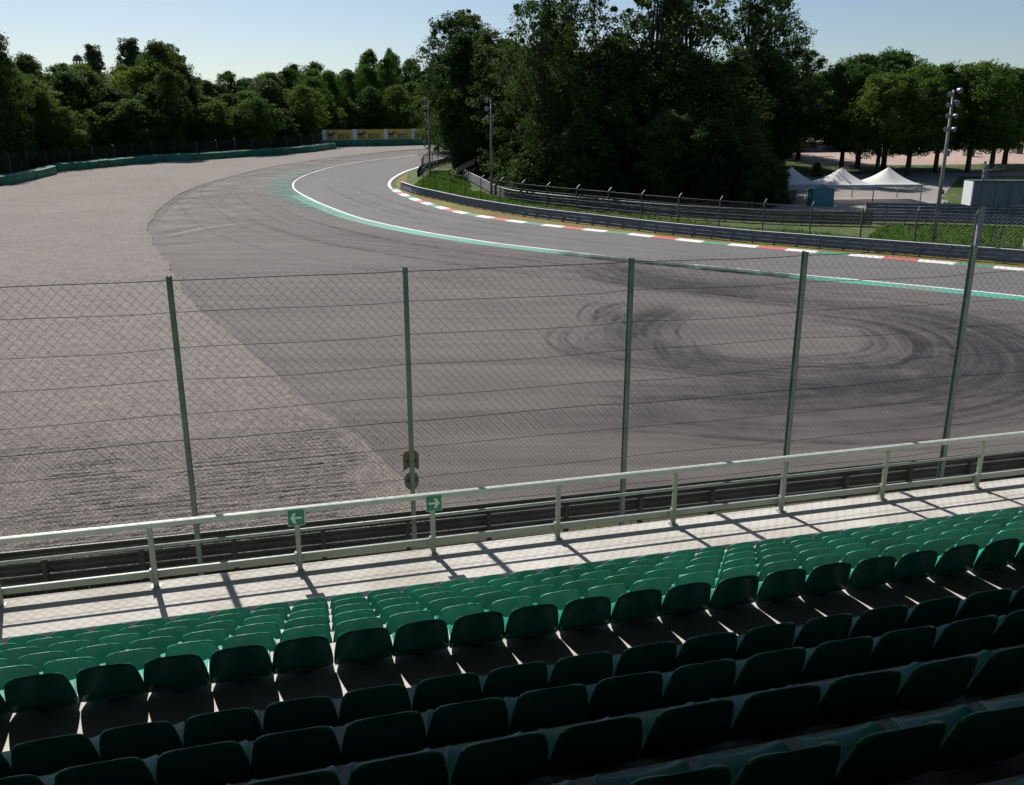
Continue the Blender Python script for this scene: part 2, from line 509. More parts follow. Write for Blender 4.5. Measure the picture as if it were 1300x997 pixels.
# raked furrows and wheel ruts of the near gravel: real relief
def inside(px, py, poly):
    ins = np.zeros(px.shape, bool); j = len(poly) - 1
    for i in range(len(poly)):
        xi, yi = poly[i]; xj, yj = poly[j]
        c = ((yi > py) != (yj > py)) & (px < (xj - xi) * (py - yi) / (yj - yi + 1e-12) + xi)
        ins ^= c; j = i
    return ins
ds, dn = .14, .055
S = np.arange(-17.0, 6.0, ds); Nn = np.arange(18.7, 34.0, dn)
SS, NN = np.meshgrid(S, Nn, indexing='ij')
XX = SS * RX.x + NN * NX.x; YY = SS * RX.y + NN * NX.y
def lown(a, b, seed):
    r = np.random.default_rng(seed); out = np.zeros_like(a)
    for _ in range(10):
        kx, ky, ph = r.normal(0, .55), r.normal(0, .55), r.uniform(0, 6.28)
        out += np.sin(a * kx + b * ky + ph)
    return out / 10 ** .5
patch = np.clip(lown(SS * 1.1, NN * 1.6, 3) * 2.2 + .5, 0, 1)
ph = NN * 2 * math.pi / .30 + lown(SS * .6, NN * .5, 5) * 1.2 + SS * .12
ridge = (np.abs(np.sin(ph / 2)) ** .7)
brk = np.clip(lown(SS * 4, NN * 5, 8) * .3 + .95, .6, 1)
edge = np.clip((33.6 - NN) / 9, 0, 1) * np.clip((SS + 16.8) / 2, 0, 1) * np.clip((NN - 18.7) / .6, 0, 1)
ZZ = .14 + edge * ((.062 * patch * brk * ridge + .010 * lown(SS * .8, NN * 1.1, 9)) + .006 * rng.normal(0, 1, SS.shape))
ZZ = np.where(edge <= 0.02, .10, ZZ)
ok = inside(XX, YY, [(p[0] - .35, p[1]) for p in gpoly])
idx = -np.ones(SS.shape, int); idx[ok] = np.arange(ok.sum())
q = np.stack([idx[:-1, :-1], idx[1:, :-1], idx[1:, 1:], idx[:-1, 1:]], -1).reshape(-1, 4)
q = q[(q >= 0).all(1)]
me = bpy.data.meshes.new('raked_gravel')
me.from_pydata(np.stack([XX[ok], YY[ok], ZZ[ok]], -1).tolist(), [], q.tolist())
me.materials.append(M['gravel'])
link('raked_gravel', me, gravel)['kind'] = 'stuff'

# white edge lines, green strips
sheet('white_line', strip(wl, -.13, .13), .034, M['paint_white'], track)
wseg = [p for p in wl if p.y < 116]
sheet('green_strip', strip([p for p in wl if p.y < 118], .15, 1.7), .030, M['paint_green'], asphalt)
gs = [p for p in wl if 84 < p.y < 172]
gpol = []
del gpol
sheet('inner_white_line', strip([p for p in kb if 103 < p.y < 175], -.45, -.02), .034, M['paint_white'], track)

# kerb: red, white, green, white blocks
kline = [p for p in kb if p.y < 124.5 and p.y > 40]
kl = even(list(reversed(kline)), .65)
kerb = thing('kerb', 'red white and green striped kerb along the inside of the bend', 'kerb')
L = [0.0]
for a, b in zip(kl, kl[1:]): L.append(L[-1] + (b - a).length)
i0 = min(range(len(kl)), key=lambda i: (kl[i] - Vector((13.0, 78.6))).length)
cols = ['kerb_red', 'kerb_white', 'kerb_green', 'kerb_white']
B = 4
for k in range(-(i0 // B) - 1, (len(kl) - i0) // B + 1):
    a = max(0, i0 + k * B); b = min(len(kl) - 1, i0 + (k + 1) * B)
    if b - a < 2: continue
    mb = MB().sweep([(-.06, .02), (-.05, .045), (.5, .09), (1.0, .11), (1.1, .0)], [g3(p) for p in kl[a:b + 1]])
    mb.build('kerb_block', M[cols[k % 4]], kerb)

# verge between kerb and barrier, lanes and lots beyond
AR = [(-16.15, 123.2), (-13.06, 116.38), (-9.31, 110.43), (-4.81, 102.53), (0.89, 94.6), (4.28, 90.9), (8.17, 87.2), (13.79, 81.6), (18.35, 77.9), (24.28, 73.3), (29.71, 69.31), (34.64, 65.6), (38.8, 62.4), (52, 52), (66, 41)]
ar = even(spline(AR), 1.0)
vin = offset(list(reversed([p for p in kb if 36 < p.y < 150])), 1.25)
sheet('dry_verge', [[(p.x, p.y) for p in vin] + [(p.x + .2, p.y) for p in reversed(ar)] if False else
      [(p.x, p.y) for p in vin] + [(p.x + .6, p.y + .4) for p in reversed(ar)]], .03, M['verge'], ground)
lot = tag(sheet('paddock', [[(60, 162), (104, 166), (150, 172), (420, 190), (420, 320), (70, 330), (52, 200)]], .02, M['paddock']), kind='structure')
lane = tag(sheet('service_lane', [[(29, 98), (37, 96), (58, 100), (57, 112), (75, 142), (170, 150), (170, 158), (62, 147), (38, 138), (30, 120)]], .02, M['lane']), kind='structure')
wood_floor = tag(sheet('wood_floor', [[(-7, 141), (1, 114), (8, 104), (20, 95), (33, 92), (30, 106), (36, 140), (40, 260), (20, 260), (-6, 190)], [(-85, 150), (-70, 172), (-44, 205), (-46, 224), (-14, 244), (20, 262), (20, 420), (-260, 420), (-260, 120)]], .03, M['soil']), kind='structure')
sheet('verge_ground', [[tuple(stand(s_, n_).xy) for s_, n_ in ((-40, 11.5), (60, 11.5), (60, 18.5), (-40, 18.5))]], .012, M['soil'], ground)  # dark ground sheet between the stand and the near guard rail
sheet('grass_patch', [[(-79.6, 146), (-76, 152.5), (-72, 158.5), (-73.5, 159.5), (-79, 151.5)]], .15, M['verge'], gravel)

# rubber laid on the asphalt: ribbons with soft ends
SK = {
 'S1': [(16.7,46.6),(19.4,46.6),(22.0,45.4),(23.5,43.0),(23.8,39.9),(23.2,36.9),(21.9,34.0),(20.2,31.7),(18.0,29.9),(15.5,28.7),(12.9,27.8),(10.1,27.2)],
 'S2': [(14.4,46.0),(18.4,43.0),(19.3,41.2),(19.0,38.8),(18.1,36.9),(16.5,35.5),(14.1,34.7),(11.2,34.2),(8.3,33.4)],
 'S3': [(15.1,46.6),(18.1,45.4),(20.4,43.8),(21.4,40.5),(20.7,37.3),(18.8,34.2),(16.4,32.3),(13.6,31.1),(10.7,30.5),(7.0,30.2)],
 'S4': [(1.5,30.7),(4.5,30.2),(7.5,30.0),(10.5,30.1),(13.8,30.7),(17.7,32.4)],
 'S5': [(-0.3,27.2),(4.2,27.6),(8.1,26.8),(12.1,26.5),(16.6,27.6)],
 'C1': [(6.0,49.1),(4.7,47.5),(4.1,45.8),(3.9,43.8),(4.2,41.9)],
 'C2': [(8.5,48.4),(7.2,47.5),(6.1,45.8),(5.4,43.8),(5.4,41.2)],
 'C3': [(10.1,48.4),(8.7,47.1),(7.3,45.4),(6.0,43.0),(5.5,40.9),(5.7,38.9),(7.0,37.4)],
 'C4': [(9.4,47.1),(8.0,44.9),(6.7,42.3),(6.3,39.6),(6.7,38.0),(8.0,37.7)],
 'C5': [(4.2,41.9),(3.2,40.5),(3.0,38.9),(3.7,37.1),(5.3,36.0),(7.4,35.5),(8.2,34.7)],
 'C6': [(8.2,39.6),(8.0,37.7),(8.0,36.0),(8.6,34.7),(9.7,33.8)],
 'T1': [(5.1,63.2),(6.1,57.8),(8.0,55.3),(10.8,53.3),(13.9,51.4),(16.9,49.9)],
 'T2': [(7.1,66.3),(8.6,59.5),(10.8,55.9),(15.4,53.3),(19.3,51.4)],
 'T3': [(-18.9,73.5),(-11.9,69.5),(-5.6,65.2),(0.0,62.0),(4.9,57.2)],
 'T4': [(-28.0,84.7),(-18.6,78.4),(-9.1,73.5),(-0.6,67.3),(6.3,59.5)],
 'T5': [(-24.3,65.2),(-14.7,61.3),(-4.9,57.2),(2.5,51.4)],
  'S6': [(3,39),(5,36.2),(8,34.6),(12,33.2),(17,32.9),(21,35)],
 'S7': [(8,55),(12,51.5),(16,48.6),(20,46.8),(23,44.2)],
 'W1': [(-33.8,78.4),(-32.4,83.6),(-29.2,88.3),(-25.3,89.5)],
 'G1': [(-35.6,84.7),(-39.6,96.3),(-42.4,110.4),(-42.3,126.0),(-39.7,139.9)],
 'G2': [(-32.2,97.8),(-37.2,110.4),(-39.4,124.0),(-38.4,137.4)],
}
skn = [0]
def skid(pts, w, mat, a=1.0, off=0.0):
    c = even(spline(pts, .7), .7)
    if off: c = offset(c, off)
    n = len(c); polys = []; fades = []
    o0 = offset(c, -w / 2); o1 = offset(c, w / 2)
    def fd(i):
        t = i / (n - 1); return a * min(1, t / .22, (1 - t) / .22)
    for i in range(n - 1):
        e = .8 if w < .5 else 0.0
        polys.append([o0[i], o0[i + 1], c[i + 1], c[i]]); fades.append([e * fd(i), e * fd(i + 1), fd(i + 1), fd(i)])
        polys.append([c[i], c[i + 1], o1[i + 1], o1[i]]); fades.append([fd(i), fd(i + 1), e * fd(i + 1), e * fd(i)])
    skn[0] += 1
    sheet('skid_mark', polys, .036 + .0004 * skn[0], mat, asphalt, fade=fades)
def part_of(pts, lo, hi):
    c = even(spline(pts, .7), .7); n = len(c)
    return c[int(lo * n):max(int(lo * n) + 4, int(hi * n))]
rs = random.Random(11)
for key, cnt, spread, w, mat, a in (('S1', 22, 3.0, .24, 'rubber', .8), ('S2', 12, 2.6, .26, 'rubber', .6), ('S3', 20, 3.0, .26, 'rubber', .75), ('S4', 14, 3.0, .25, 'rubber', .6), ('S5', 10, 2.6, .25, 'rubber', .5),
                                ('C1', 5, 1.2, .18, 'rubber', .8), ('C2', 10, 1.8, .2, 'rubber', .85), ('C3', 16, 2.6, .22, 'rubber', .9), ('C4', 18, 2.8, .22, 'rubber', .9), ('C5', 15, 2.4, .2, 'rubber', .8), ('C6', 12, 2.0, .22, 'rubber', .85),
                                ('T1', 14, 2.4, .34, 'rubber', .75), ('T2', 11, 2.2, .34, 'rubber', .75), ('T3', 9, 4.5, .26, 'rubber', .6), ('T4', 10, 5.5, .28, 'rubber', .55), ('T5', 8, 4.5, .26, 'rubber', .5),
                                ('S6', 18, 3.0, .22, 'rubber', .7), ('S7', 14, 2.2, .24, 'rubber', .7), ('W1', 7, 3.0, .3, 'scuff', .8), ('G1', 6, 2.6, .35, 'rubber', .55), ('G2', 6, 3.4, .3, 'rubber', .5)):
    for k in range(cnt):
        lo = rs.uniform(0, .4); hi = rs.uniform(.55, 1.0)
        w_, a_, o_ = w * rs.uniform(.6, 1.3), a * rs.uniform(.35, .85), rs.uniform(-spread, spread) * .7
        skid(part_of(SK[key], lo, hi), w_, M[mat], a_, o_)
        if key[0] in 'ST' and k % 2 == 0: skid(part_of(SK[key], lo, hi), w_, M[mat], a_ * .85, o_ + 1.55)   # the other wheel
for key, w, a in (('S1', 5.4, .6), ('S3', 6.0, .6), ('S2', 4.2, .4), ('T1', 4.6, .8), ('T2', 4.2, .85), ('C4', 4.2, .75), ('C3', 3.4, .6), ('S4', 5.0, .6), ('S5', 4.0, .5), ('C6', 3.6, .55), ('S6', 5.5, .5), ('S7', 4.0, .35)):
    skid(SK[key], w, M['rubber_soft'], a)
for q_ in range(3): skid([p for p in wl if 56 < p.y < 71], 2.0, M['rubber_soft'], 1.4, 1.25)
for k, (o_, w_, a_) in enumerate(((.95, 1.7, 1.0), (2.2, 3.6, .8), (3.4, 4.5, .42))):
    skid([p for p in wl if 80 + 10 * k < p.y < 172 - 8 * k], w_, M['green_worn'], a_, o_)
for k, (o_, w_, a_) in enumerate(((-3.0, 9.0, .75), (-9.0, 14.0, .55), (-1.5, 4.0, .7))):
    skid([p for p in gv if 62 < p.y < 205], w_, M['edge_tint'], a_, o_)
for k in range(20):           # long faint lines running round with the bend
    seg = [p for p in wl if 45 < p.y < 150]
    i0 = rs.randint(0, len(seg) // 2); i1 = min(len(seg) - 1, i0 + rs.randint(12, 34))
    skid(seg[i0:i1], rs.uniform(.2, .45), M['rubber'], rs.uniform(.22, .5), rs.uniform(2.5, 14))
for k in range(9):
    seg = [p for p in wl if 40 < p.y < 165]
    i0 = rs.randint(0, len(seg) // 2); i1 = min(len(seg) - 1, i0 + rs.randint(14, 40))
    skid(seg[i0:i1], rs.uniform(.4, 1.2), M['rubber_soft'], rs.uniform(.25, .5), -rs.uniform(2, 10))
for o_ in (5.5, 11.0, 16.5):      # paving joints
    skid([p for p in wl if 36 < p.y < 140], .12, M['rubber'], .9, o_)
# stones thrown from the gravel on to the asphalt
mb = MB()
for k in range(900):
    p = gv[rs.randint(2, min(len(gv) - 1, 110))]; d_ = abs(rs.gauss(0, .8)) + .05
    c = Vector((p.x + d_, p.y + rs.uniform(-.5, .5), .03)); r_ = rs.uniform(.012, .034)
    mb.add([c + Vector((r_, 0, 0)), c + Vector((0, r_, 0)), c + Vector((-r_, 0, 0)), c + Vector((0, -r_, 0)), c + Vector((0, 0, r_ * .9))], [(0, 1, 4), (1, 2, 4), (2, 3, 4), (3, 0, 4)])
mb.build('spilled_stones', M['gravel'], asphalt)['kind'] = 'stuff'
skid([(-36.5, 83), (-39.6, 94.2), (-43.4, 107.7), (-46.0, 122), (-46.2, 136.1), (-45, 153.7), (-41.3, 168), (-36.2, 181), (-25, 199)], 1.3, M['rubber'], .8)

# ------------------------------------------------------------------ grandstand
ZF = CAM_H - 6.73
RISE, TREAD, N1 = .40, .787, 9.89
stand_root = thing('grandstand', 'stepped concrete grandstand terrace with a front walkway', 'grandstand', (0, 0, 0), TH)
SL, SR = -16.0, 30.0
mb = MB(); mb.box(((SL + SR) / 2, 11.32, ZF - .11), (SR - SL, 2.24, .22)); mb.build('walkway', M['concrete'], stand_root)
NROW = 15
GANG = .49              # wider tread behind the sixth row
def row_n(k): return N1 - TREAD * (k - 1) - (GANG if k > 6 else 0)
for k in range(1, NROW + 1):
    front = row_n(k) + .43
    z = ZF + RISE * k + .095
    depth = (TREAD + (GANG if k == 6 else 0)) if k < NROW else 6.0
    mb = MB()
    mb.box(((SL + SR) / 2, front - (depth + .03) / 2, z - (RISE + .12) / 2), (SR - SL, depth + .03, RISE + .12 - .0015 * k))
    mb.build('step', M['concrete'], stand_root)
mb = MB(); mb.box(((SL + SR) / 2, 12.30, ZF / 2 - .12), (SR - SL, .16, ZF - .28)); mb.build('front_wall', M['concrete'], stand_root)

# roof over the stand: throws the shade on the upper rows
roof = thing('grandstand_roof', 'dark sheet metal roof covering the grandstand', 'roof', (0, 0, 0), TH)
mb = MB()
mb.add([(-40, 11.98, 12.3), (45, 11.98, 12.3), (45, -10, 14.2), (-40, -10, 14.2), (-40, 11.98, 12.48), (45, 11.98, 12.48), (45, -10, 14.4), (-40, -10, 14.4)],
       [(0, 1, 2, 3), (4, 5, 6, 7), (0, 1, 5, 4), (2, 3, 7, 6), (0, 3, 7, 4), (1, 2, 6, 5)])
mb.build('roof_sheet', M['roof'], roof)
mb = MB(); mb.box((2, -9.6, 11.6), (84, .3, 5.6)); mb.build('rear_wall', M['roof'], roof)
for s in range(-36, 45, 8):
    MB().bar((s, 11.4, 12.22), (s, -9.4, 13.95), .25, .35).build('rafter', M['steel_dark'], roof)
    MB().bar((s, -9.1, 0), (s, -9.1, 14.0), .35).build('column', M['steel_dark'], roof)

# seats
def seat_meshes():
    prof = [(.375, .012), (.365, .034), (.335, .044), (.24, .038), (.14, .030), (.085, .034), (.045, .048), (.02, .085), (.0, .148), (-.022, .222), (-.044, .292), (-.060, .345), (-.068, .372), (-.073, .390), (-.076, .402), (-.078, .409), (-.079, .412)]
    wid = [.150, .185, .205, .214, .222, .228, .231, .232, .231, .224, .214, .203, .196, .186, .172, .150, .120]
    us = [-1, -.93, -.8, -.6, -.3, 0, .3, .6, .8, .93, 1]
    def pt(i, u):
        y, z = prof[i]; w = wid[i]
        pan = 1 - min(1, max(0, (i - 4) / 4))
        bk = 1 - pan
        e = abs(u) ** 3
        drop = -.036 * bk * abs(u) ** 2.2
        return (u * w, y + bk * (.045 * abs(u) ** 2.2), z + pan * .026 * e + drop)
    res = []
    for (a, b) in ((0, 7), (7, 16)):
        bm = bmesh.new(); g = []
        for i in range(a, b + 1): g.append([bm.verts.new(pt(i, u)) for u in us])
        for i in range(len(g) - 1):
            for j in range(len(us) - 1): bm.faces.new((g[i][j], g[i][j + 1], g[i + 1][j + 1], g[i + 1][j]))
        bmesh.ops.recalc_face_normals(bm, faces=bm.faces)
        bmesh.ops.solidify(bm, geom=bm.faces[:], thickness=.009)
        for f in bm.faces: f.smooth = True
        bmesh.ops.recalc_face_normals(bm, faces=bm.faces)
        me = bpy.data.meshes.new('seat_pan' if a == 0 else 'backrest'); bm.to_mesh(me); bm.free()
        me.materials.append(M['seat']); res.append(me)
    return res
pan_me, back_me = seat_meshes()
def rim_mesh():
    pts = []
    prof = [(.02, .085, .232), (.0, .148, .231), (-.022, .222, .224), (-.044, .292, .214), (-.060, .345, .203), (-.068, .372, .196), (-.073, .390, .186), (-.076, .402, .172), (-.078, .409, .150)]
    side = [(w, y + .045, z - .034) for y, z, w in prof]
    top = [(.12, -.055, .392), (.08, -.067, .402), (.04, -.076, .410), (0, -.079, .413)]
    full = side + top + [(-x, y, z) for x, y, z in reversed(top[:-1])] + [(-x, y, z) for x, y, z in reversed(side)]
    return MB().tube(full, .0075, 6).mesh('rim', M['seat'], True)
rim_me = rim_mesh()
foot = MB().box((0, .2, .012), (.09, .26, .05)).mesh('seat_mount', M['steel_dark'])
ordn = ['front', 'second', 'third', 'fourth', 'fifth', 'sixth', 'seventh', 'eighth', 'ninth', 'tenth', 'eleventh']
SR_ = [(-3.8, 11.0), (-3.55, 10.15), (-3.25, 9.3), (-2.95, 8.45), (-2.65, 7.55), (-2.35, 6.7), (-2.05, 5.85), (-1.75, 5.0), (-1.45, 4.1), (-1.15, 3.25), (-.9, 2.4)]
PITCH = .475
for k in range(1, 12):
    lo, hi = SR_[k - 1]
    lab = ('green plastic bucket seat in the %s row from the railing, %s' % (ordn[k - 1], 'in sunlight' if k <= 6 else 'in roof shade'))
    i = int(math.floor((lo - 1.7) / PITCH))
    while (i + .5) * PITCH < hi + 1.7:
        s = (i + .5) * PITCH + .02
        p = stand(s + random.uniform(-.004, .004), row_n(k), ZF + RISE * k + .095)
        r = thing('stadium_seat', lab, 'seat', p, TH + random.uniform(-.028, .028), 'green seats of row %d' % k)
        link('seat_pan', pan_me, r); link('backrest', back_me, r); link('seat_mount', foot, r); link('rim', rim_me, r)
        i += 1

# railing of the walkway
rail = thing('railing', 'pale painted steel railing along the front walkway', 'railing', stand(0, 0, ZF), TH)
NR = 12.27; PS = 2.135
for i in range(-6, 14):
    s = -.385 + PS * i
    mb = MB()
    mb.box((s, NR, .49), (.075, .05, .98)); mb.box((s, NR, .006), (.16, .12, .012))
    mb.box((s - .052, NR - .012, .20), (.03, .07, .22))
    p = mb.build('rail_post', M['steel_pale'], rail)
mb = MB(); mb.box((7, NR, 1.03), (46, .085, .075)); mb.build('top_rail', M['rail_top'], rail)
mb = MB(); mb.tube([(-16, NR + .02, .665), (30, NR + .02, .665)], .026, 10); mb.build('middle_rail', M['steel_pale'], rail, smooth=True)
mb = MB(); mb.box((7, NR + .04, .20), (46, .012, .115)); mb.box((7, NR + .025, .258), (46, .04, .01)); mb.build('kick_plate', M['steel_pale'], rail)
def exit_sign(s, flip, label):
    r = thing('exit_sign', label, 'sign', stand(s, NR - .047, ZF + .78), TH)
    MB().box((0, 0, .135), (.262, .006, .272)).build('frame', M['sign_white'], r)
    MB().box((0, -.0045, .135), (.245, .006, .255)).build('panel', M['sign_green'], r)
    f = -1 if flip else 1
    mb = MB(); z0 = .135; y = -.0095
    for poly in ([(-.085, -.018), (.045, -.018), (.045, .018), (-.085, .018)], [(-.005, .085), (.04, .085), (.09, .0), (.035, .0)], [(.035, 0), (.09, 0), (.04, -.085), (-.005, -.085)]):
        vs = [(x * f, y - .0006 * len(mb.f) * .3, z + z0) for x, z in poly]
        mb.add(vs, [(0, 1, 2, 3)])
    mb.build('arrow', M['sign_white'], r)
exit_sign(-.39, True, 'green exit sign with a white arrow pointing left')
exit_sign(1.77, False, 'green exit sign with a white arrow pointing right')

# near safety fence
NF = 15.20
fence = thing('safety_fence', 'tall chain link safety fence on dark green posts beyond the railing', 'fence', stand(0, NF), TH)
FT = 7.46
posts = [-6.6, -2.30, 1.785, 6.25, 10.11, 14.30, 18.65]
for i, s in enumerate(posts):
    mb = MB()
    mb.box((s, 0, FT / 2), (.012, .11, FT)); mb.box((s, .055, FT / 2), (.084, .011, FT)); mb.box((s, -.055, FT / 2), (.084, .011, FT))
    for z in np.arange(1.2, FT, .62): mb.box((s + .03, -.066, z), (.02, .016, .02))
    mb.build('fence_post', M['post_green'], fence)
wr = random.Random(5)
zs = [7.38, 6.80, 6.15, 5.57, 4.92, 4.43, 3.89, 3.22, 2.58, 1.9]
for j, z in enumerate(zs):
    mb = MB(); pts = []
    for i in range(len(posts) - 1):
        a, b = posts[i], posts[i + 1]; sag = wr.uniform(-.01, .04)
        for t in np.linspace(0, 1, 9)[:-1]: pts.append((a + (b - a) * t, .072, z - sag * 4 * t * (1 - t) + .015 * math.sin(3 * a + j + 5 * t)))
    pts.append((posts[-1], .072, z))
    mb.tube(pts, .0055 if j not in (0, 5) else .0075, 5); mb.build('line_wire', M['wire'], fence)
def chain(name, z0, z1, cw, ch, y, r, jit):
    """chain-link: two families of zigzag wires, drawn as crossing diagonals between z0 and z1"""
    mb = MB(); s0, s1 = posts[0], posts[-1]
    H_ = z1 - z0; run = H_ * cw / ch
    for fam in (1, -1):
        k0 = int((s0 - run) / cw); k1 = int((s1 + run) / cw)
        for k in range(k0, k1 + 1):
            a = k * cw
            sa, sb = (a, a + run) if fam > 0 else (a, a - run)
            # clip to the fence
            pts = []
            for q in range(9):
                t = q / 8; s = sa + (sb - sa) * t; z = z0 + H_ * t
                if s0 <= s <= s1: pts.append((s + jit * math.sin(2.1 * s + 3 * z + fam), y + .012 * fam, z + jit * math.sin(1.7 * s + z)))
            if len(pts) > 1: mb.tube(pts, r, 3, caps=False)
    # knuckled loops along the top selvedge
    k = s0
    while k < s1:
        mb.tube([(k, y, z1), (k + cw / 2, y, z1 + .085), (k + cw, y, z1)], r, 3, caps=False); k += cw
    o = mb.build(name, M['wire'], fence); o['kind'] = 'stuff'
chain('upper_mesh', 4.0, 7.39, .175, .185, .085, .0029, .014)
chain('lower_mesh', .1, 4.45, .100, .110, .105, .0023, .01)
def back_sign(nm, lab, verts, mat, z):
    r = thing(nm, lab, 'sign', stand(1.785, NF + .14, z + .16), TH)
    n = len(verts)
    mb = MB(); mb.add([(x, 0, zz) for x, zz in verts] + [(x, .006, zz) for x, zz in verts], [tuple(range(n)), tuple(range(n, 2 * n))] + [(i, (i + 1) % n, n + (i + 1) % n, n + i) for i in range(n)])
    mb.build('panel', mat, r)
    MB().box((0, -.03, .2), (.2, .04, .03)).build('bracket', M['steel_dark'], r)
back_sign('square_sign', 'brown back of a square board fixed to a fence post', [(-.155, 0), (-.06, .06), (.06, .06), (.155, 0), (.16, .34), (.1, .42), (-.1, .42), (-.16, .36)], M['sign_back'], 3.20)
back_sign('round_sign', 'grey back of a round board below the square one on the fence post', [(.15 * math.cos(a), .2 + .2 * math.sin(a)) for a in np.linspace(0, 2 * math.pi, 20)[:-1]], M['sign_grey'], 2.78)

# ------------------------------------------------------------------ guard rails
def wprof(z, hgt=.31, d=.075, side=1):
    """W-beam section: two humps"""
    e = hgt
    return [(side * x, z + y) for x, y in ((0, 0), (.0, .015 * e / .31), (d, .06 * e / .31), (d, .10 * e / .31), (.012, .135 * e / .31), (.012, .175 * e / .31), (d, .21 * e / .31), (d, .25 * e / .31), (0, .295 * e / .31), (0, e), (-.035, e))]
def guard_rail(name, label, line, rails, side, post_side, mats, z0=.12, hgt=.31, panel=4, cap=None, post_h=None, group=None, dz=0.0):
    r = thing(name, label, 'guard rail', g3(line[0]), 0, group)
    o = Vector(r.location)
    loc = [g3(p, dz) - o for p in line]
    for k in range(rails):
        for i in range(0, len(loc) - 1, panel):
            seg = loc[i:min(len(loc), i + panel + 1)]
            if len(seg) < 2: continue
            mb = MB(); mb.sweep(wprof(z0 + k * (hgt + .015), hgt, .075, side), seg)
            for pz in (.1, .2): mb.box(seg[0] + Vector((0, 0, z0 + k * (hgt + .015) + pz)), (.02, .02, .02))
            mb.build('beam', mats[0], r)
    top = z0 + rails * (hgt + .015)
    for i in range(0, len(loc), 2):
        d = (loc[min(i + 1, len(loc) - 1)] - loc[max(i - 1, 0)]); d.z = 0; d.normalize()
        lf = Vector((-d.y, d.x, 0))
        MB().box(loc[i] + lf * (post_side * .09) + Vector((0, 0, (post_h or top) / 2 - .1)), (.10, .14, (post_h or top) + .2), (d, lf, Vector((0, 0, 1)))).build('post', mats[1], r)
    if cap:
        for i in range(0, len(loc) - 1, panel):
            seg = loc[i:min(len(loc), i + panel + 1)]
            if len(seg) > 1:
                MB().sweep([(-.10, top), (.10, top), (.10, top + .05), (-.10, top + .05)], seg, True).build('cap', cap, r)
    return r
# along the inside of the bend: travel from far end to right, track lies on the right-hand side -> side -1
gr = guard_rail('guard_rail', 'long three beam guard rail with a sunlit cap beside the striped kerb', ar, 3, -1, 1, (M['steel'], M['steel_dark']), cap=M['steel_lit'])
o = Vector(gr.location)
for k in range(3):
    MB().box(g3(ar[0]) - o + Vector((-.12, .05, .25 + .325 * k)), (.06, .2, .2)).build('end_marker', M['rust_red'], gr)
nl = [Vector((stand(s, 18.43 - .014 * s)).xy) for s in np.arange(-22, 46, 1.0)]
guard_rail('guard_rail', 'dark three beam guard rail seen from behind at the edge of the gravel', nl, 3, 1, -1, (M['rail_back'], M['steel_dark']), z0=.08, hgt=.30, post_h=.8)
bb = even(spline([(-8.07, 139.88), (-4.7, 126.03), (-1.05, 112.07), (4.89, 104.2), (10.27, 99.33), (18.23, 92.6), (25.82, 88.9), (31.03, 87.2), (37.2, 86.2)]), 1.0)
guard_rail('guard_rail', 'dark shaded guard rail at the edge of the wood behind the catch fence', bb, 4, -1, 1, (M['steel_dark'], M['steel_dark']), hgt=.33)  # tree shade on these beams is put into the darker steel colour
sb = even(spline([(37.6, 88.9), (42.49, 88.3), (48.5, 87.04), (58, 84.5), (70, 81)]), 1.0)
guard_rail('guard_rail', 'high six beam guard rail on the bank behind the marshal platform', sb, 6, -1, 1, (M['steel'], M['steel_dark']), z0=.15, hgt=.32)
fb = even(spline([(-15.9, 142), (-16.2, 150.84), (-14.9, 158.5), (-13.0, 166), (-9.8, 176), (-4, 186)]), 1.0)
guard_rail('guard_rail', 'short guard rail with bright end curving past the far lamp post', fb, 3, 1, -1, (M['steel'], M['steel_dark']), cap=None)

# catch fences with cranked tops
def catch_fence(label, line, spacing, hgt, side, mesh=True, group=None, mat='steel_dark'):
    r = thing('catch_fence', label, 'fence', g3(line[0]), 0, group)
    o = Vector(r.location)
    ps = even(line, spacing)
    tops = []
    for i, p in enumerate(ps):
        d = (ps[min(i + 1, len(ps) - 1)] - ps[max(i - 1, 0)]).normalized(); lf = Vector((-d.y, d.x, 0)) * side
        b = g3(p) - o
        mb = MB(); mb.bar(b + Vector((0, 0, -.2)), b + Vector((0, 0, hgt)), .10); mb.bar(b + Vector((0, 0, hgt - .03)), b + lf * .5 + Vector((0, 0, hgt + .32)), .07)
        mb.build('post', M[mat], r)
        tops.append(b)
    for q in range(6):
        z = .5 + (hgt - .6) * q / 5
        mb = MB(); mb.tube([t + Vector((0, 0, z)) for t in tops], .009, 4); mb.build('line_wire', M['wire'], r)
    if mesh:
        mb = MB()
        for a, b in zip(tops, tops[1:]):
            L = (b - a).length; c = .34
            n = int((L + hgt) / c)
            for k in range(n):
                for fam in (0, 1):
                    t0, t1 = k * c - hgt, k * c
                    z0, z1 = 0, hgt
                    if t0 < 0: z0 = -t0; t0 = 0
                    if t1 > L: z1 = hgt - (t1 - L); t1 = L
                    if z1 - z0 < .1: continue
                    u0, u1 = t0 / L, t1 / L
                    if fam: u0, u1 = 1 - u0, 1 - u1
                    mb.tube([a.lerp(b, u0) + Vector((0, 0, z0)), a.lerp(b, u1) + Vector((0, 0, z1))], .0055, 3, False)
        mb.build('wire_mesh', M['wire'], r)['kind'] = 'stuff'
    return r
cf = offset(ar, 1.4)
catch_fence('grey catch fence with cranked posts behind the capped guard rail', cf[6:], 4.2, 3.5, 1)
catch_fence('dark catch fence curving away by the far lamp post', offset(fb, -.8), 3.6, 2.9, -1)
lf_line = even(spline([(-86, 130), (-84, 146), (-82.5, 152.5), (-76.6, 161), (-71.6, 170.5), (-63.6, 176.5), (-55.5, 186), (-47.6, 196.5), (-44, 208)]), 1.0)
catch_fence('grey post and wire fence behind the green tyre barrier', lf_line, 4.4, 3.6, 1, mesh=True, mat='steel_dark')

